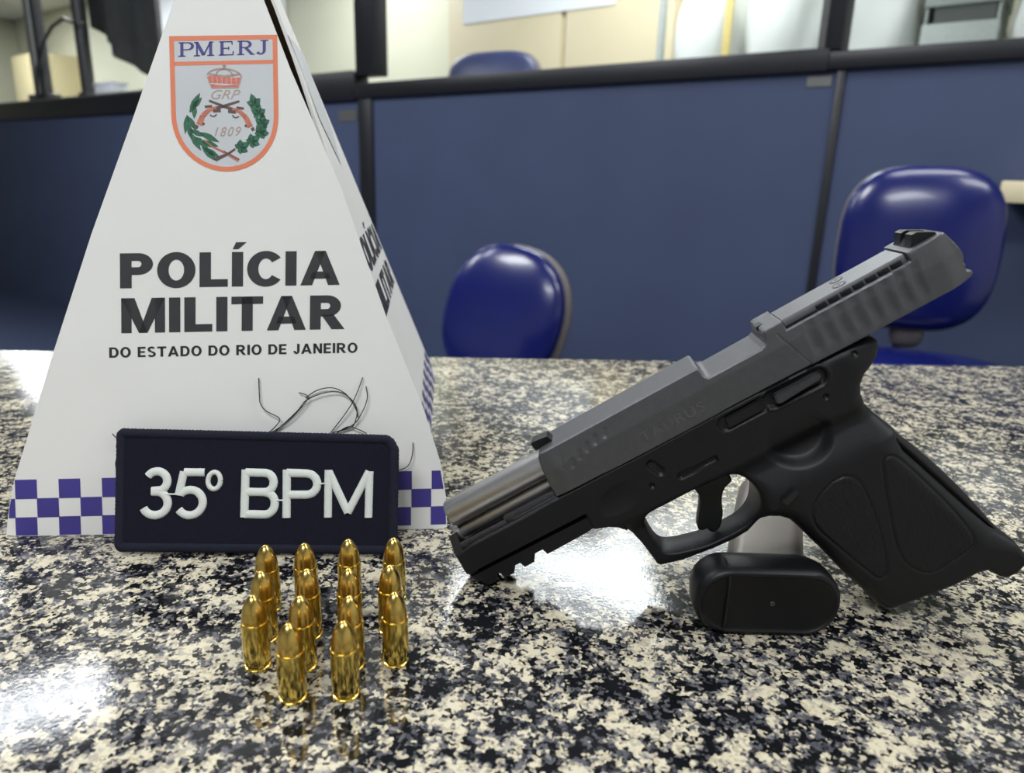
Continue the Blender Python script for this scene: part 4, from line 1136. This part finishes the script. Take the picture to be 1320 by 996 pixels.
def chair(x, y, rz, back_c, seat_z, label, vinyl, bw=.20, bh=.21, tilt=8, roll=0, n1=2.9):
    """swivel chair facing -y before rotation; back_c = height of the middle of the backrest"""
    e = empty('swivel_chair', (x, y, 0), (0, 0, rz), label, 'chair', 'blue swivel chairs behind the counter')
    T = Matrix.Translation((0, .20, back_c)) @ Matrix.Rotation(math.radians(roll), 4, 'Y') @ Matrix.Rotation(math.radians(-tilt), 4, 'X')
    bk = bmobj('backrest', superell(bmesh.new(), bw, bh, .05, n1, 2.3, T), vinyl, e, 80)
    bmobj('back_shell', superell(bmesh.new(), bw * 1.03, bh * 1.03, .03, n1, 2.6, T @ Matrix.Translation((0, .046, 0))), M_shell, e, 80)
    bmobj('adjuster_housing', superell(bmesh.new(), .036, .034, .03, 2.6, 2.6, Matrix.Translation((0.01, .215, back_c - bh - .012))), M_shell, e, 80)
    bmobj('seat', superell(bmesh.new(), .235, .225, .045, 3.2, 2.4, Matrix.Translation((0, -.05, seat_z)) @ Matrix.Rotation(math.radians(90), 4, 'X')), vinyl, e, 80)
    bmobj('seat_pan', superell(bmesh.new(), .21, .20, .025, 3.2, 2.6, Matrix.Translation((0, -.05, seat_z - .05)) @ Matrix.Rotation(math.radians(90), 4, 'X')), M_blkpl, e, 80)
    bm = bmesh.new(); bm_tube(bm, [(0, .0, seat_z - .075), (0, .18, seat_z - .075), (0, .255, seat_z - .05), (0, .285, seat_z + .05), (0, .285, back_c)], .022, 10, .5, Vector((1, 0, 0)))
    bmobj('support_bar', bm, M_blkpl, e)
    bm = bmesh.new(); bm_lathe(bm, [(0, .06), (.03, .06), (.03, .26), (.018, .26), (.018, seat_z - .07), (0, seat_z - .07)], 20); bmobj('gas_column', bm, M_blkpl, e)
    for k in range(5):
        a = 2 * math.pi * k / 5 + .3
        bm = bmesh.new(); bm_tube(bm, [(.02 * math.cos(a), .02 * math.sin(a), .115), (.28 * math.cos(a), .28 * math.sin(a), .075)], [.026, .016], 8)
        bmobj('base_leg', bm, M_blkpl, e)
        bm = bmesh.new(); bm_lathe(bm, [(0, -.022), (.024, -.022), (.03, -.012), (.03, .012), (.024, .022), (0, .022)], 16,
                                   Matrix.Translation((.285 * math.cos(a), .285 * math.sin(a), .03)) @ Matrix.Rotation(a, 4, 'Z') @ Matrix.Rotation(math.radians(90), 4, 'X'))
        bmobj('castor', bm, M_blkpl, e)
    return e
chair(-.14, 2.03, math.radians(-30), TOP - .245, TOP - .54, 'bright blue swivel chair standing behind the middle of the counter', M_vinyl, .205, .225, 14, 9, 2.3)
chair(.815, 1.46, math.radians(-24), TOP + .045, TOP - .20, 'tall blue swivel chair behind the raised slide of the pistol', M_vinyl, .163, .18, 6, 0, 3.0)
# one more behind the glass, only the top of its back showing
cb = PM @ Vector((.17, .75, 0))
chair(cb.x, cb.y, math.radians(PSI + 8), TOP + .60, TOP + .15, 'dark navy chair back showing above the rail behind the glass', M_vinyl2, .30, .24, 4, 0, 3.6)

# beige desk slab, built as a board fixed to the partition at the right edge
dk = pthing('desk_slab', 3.17, 0, F0, 'beige desk slab corner fixed on the blue panel at the right edge beside the blue chair', 'shelf')
box('board', -.41, .41, -.20, -.012, TOP + .146, TOP + .199, M_desk, dk, .004)
for x in (-.3, .3): box('bracket', x - .015, x + .015, -.16, -.012, TOP + .05, TOP + .145, M_blkpl, dk, .003)

fill_box = pthing('dark_fill_box', 3.32, -.24, F0, 'black box added for the dark shaded area under the beige slab behind the blue chair', 'filler')  # black box added to stand in for the shade below the slab
box('body', -.36, .36, -.20, .20, .02, TOP - .25, M_blkpl, fill_box, .004)
for k in range(3): box('fill_front', -.34, .34, -.212, -.20, .06 + k * .225, .27 + k * .225, M_blkpl, fill_box, .003)

# ------------------------------------------------------------------ light: ceiling lamps mirrored in the counter, plus added unseen fill
def area_light(x, y, sx, sy, watts, rz=0.0, col=(.955, .98, 1), z=TOP + CE - .03):
    l = bpy.data.lights.new('lamp_and_fill', 'AREA'); l.shape = 'RECTANGLE'; l.size = sx; l.size_y = sy; l.energy = watts; l.color = col
    o = bpy.data.objects.new('lamp_and_fill', l); COL.objects.link(o); o.location = (x, y, z); o.rotation_euler = (0, 0, rz)
    return o
area_light(-2.16, 2.40, 1.0, .30, 16, math.radians(33), (.92, .96, 1))
area_light(.27, 3.55, 1.1, .95, 52, math.radians(0), (.92, .96, 1))
area_light(-.6, -1.0, 1.25, .6, 50, 0)  # unseen fill added on the camera side for the pyramid face
area_light(1.6, .2, 1.25, .6, 26, 0)  # another unseen fill from the camera side
area_light(-1.6, 5.7, 1.25, .6, 50, 0); area_light(1.25, 4.25, 1.25, .6, 14, 0); area_light(-4.4, 7.3, 1.25, .6, 75, 0); area_light(-6.4, 8.6, 1.25, .6, 75, 0)  # unseen fill beyond the partition, brightens the background
area_light(.8, 1.25, 1.25, .6, 22, 0); area_light(-1.7, 1.2, 1.25, .6, 62, 0); area_light(-3.3, 3.1, 1.25, .6, 45, 0)  # unseen fill added to light the partition and the slide's top
w = bpy.data.worlds.new('room_air'); sc.world = w; w.use_nodes = True
w.node_tree.nodes['Background'].inputs['Color'].default_value = (.75, .78, .82, 1)
w.node_tree.nodes['Background'].inputs['Strength'].default_value = 0.2

sc.view_settings.view_transform = 'Standard'; sc.view_settings.look = 'None'
sc.view_settings.exposure = 0.0; sc.view_settings.gamma = 1.0; sc.view_settings.use_curve_mapping = False
sc.cycles.use_denoising = True
sc.cycles.max_bounces = 6; sc.cycles.diffuse_bounces = 3; sc.cycles.glossy_bounces = 4; sc.cycles.transparent_max_bounces = 12
sc.cycles.caustics_reflective = False; sc.cycles.caustics_refractive = False
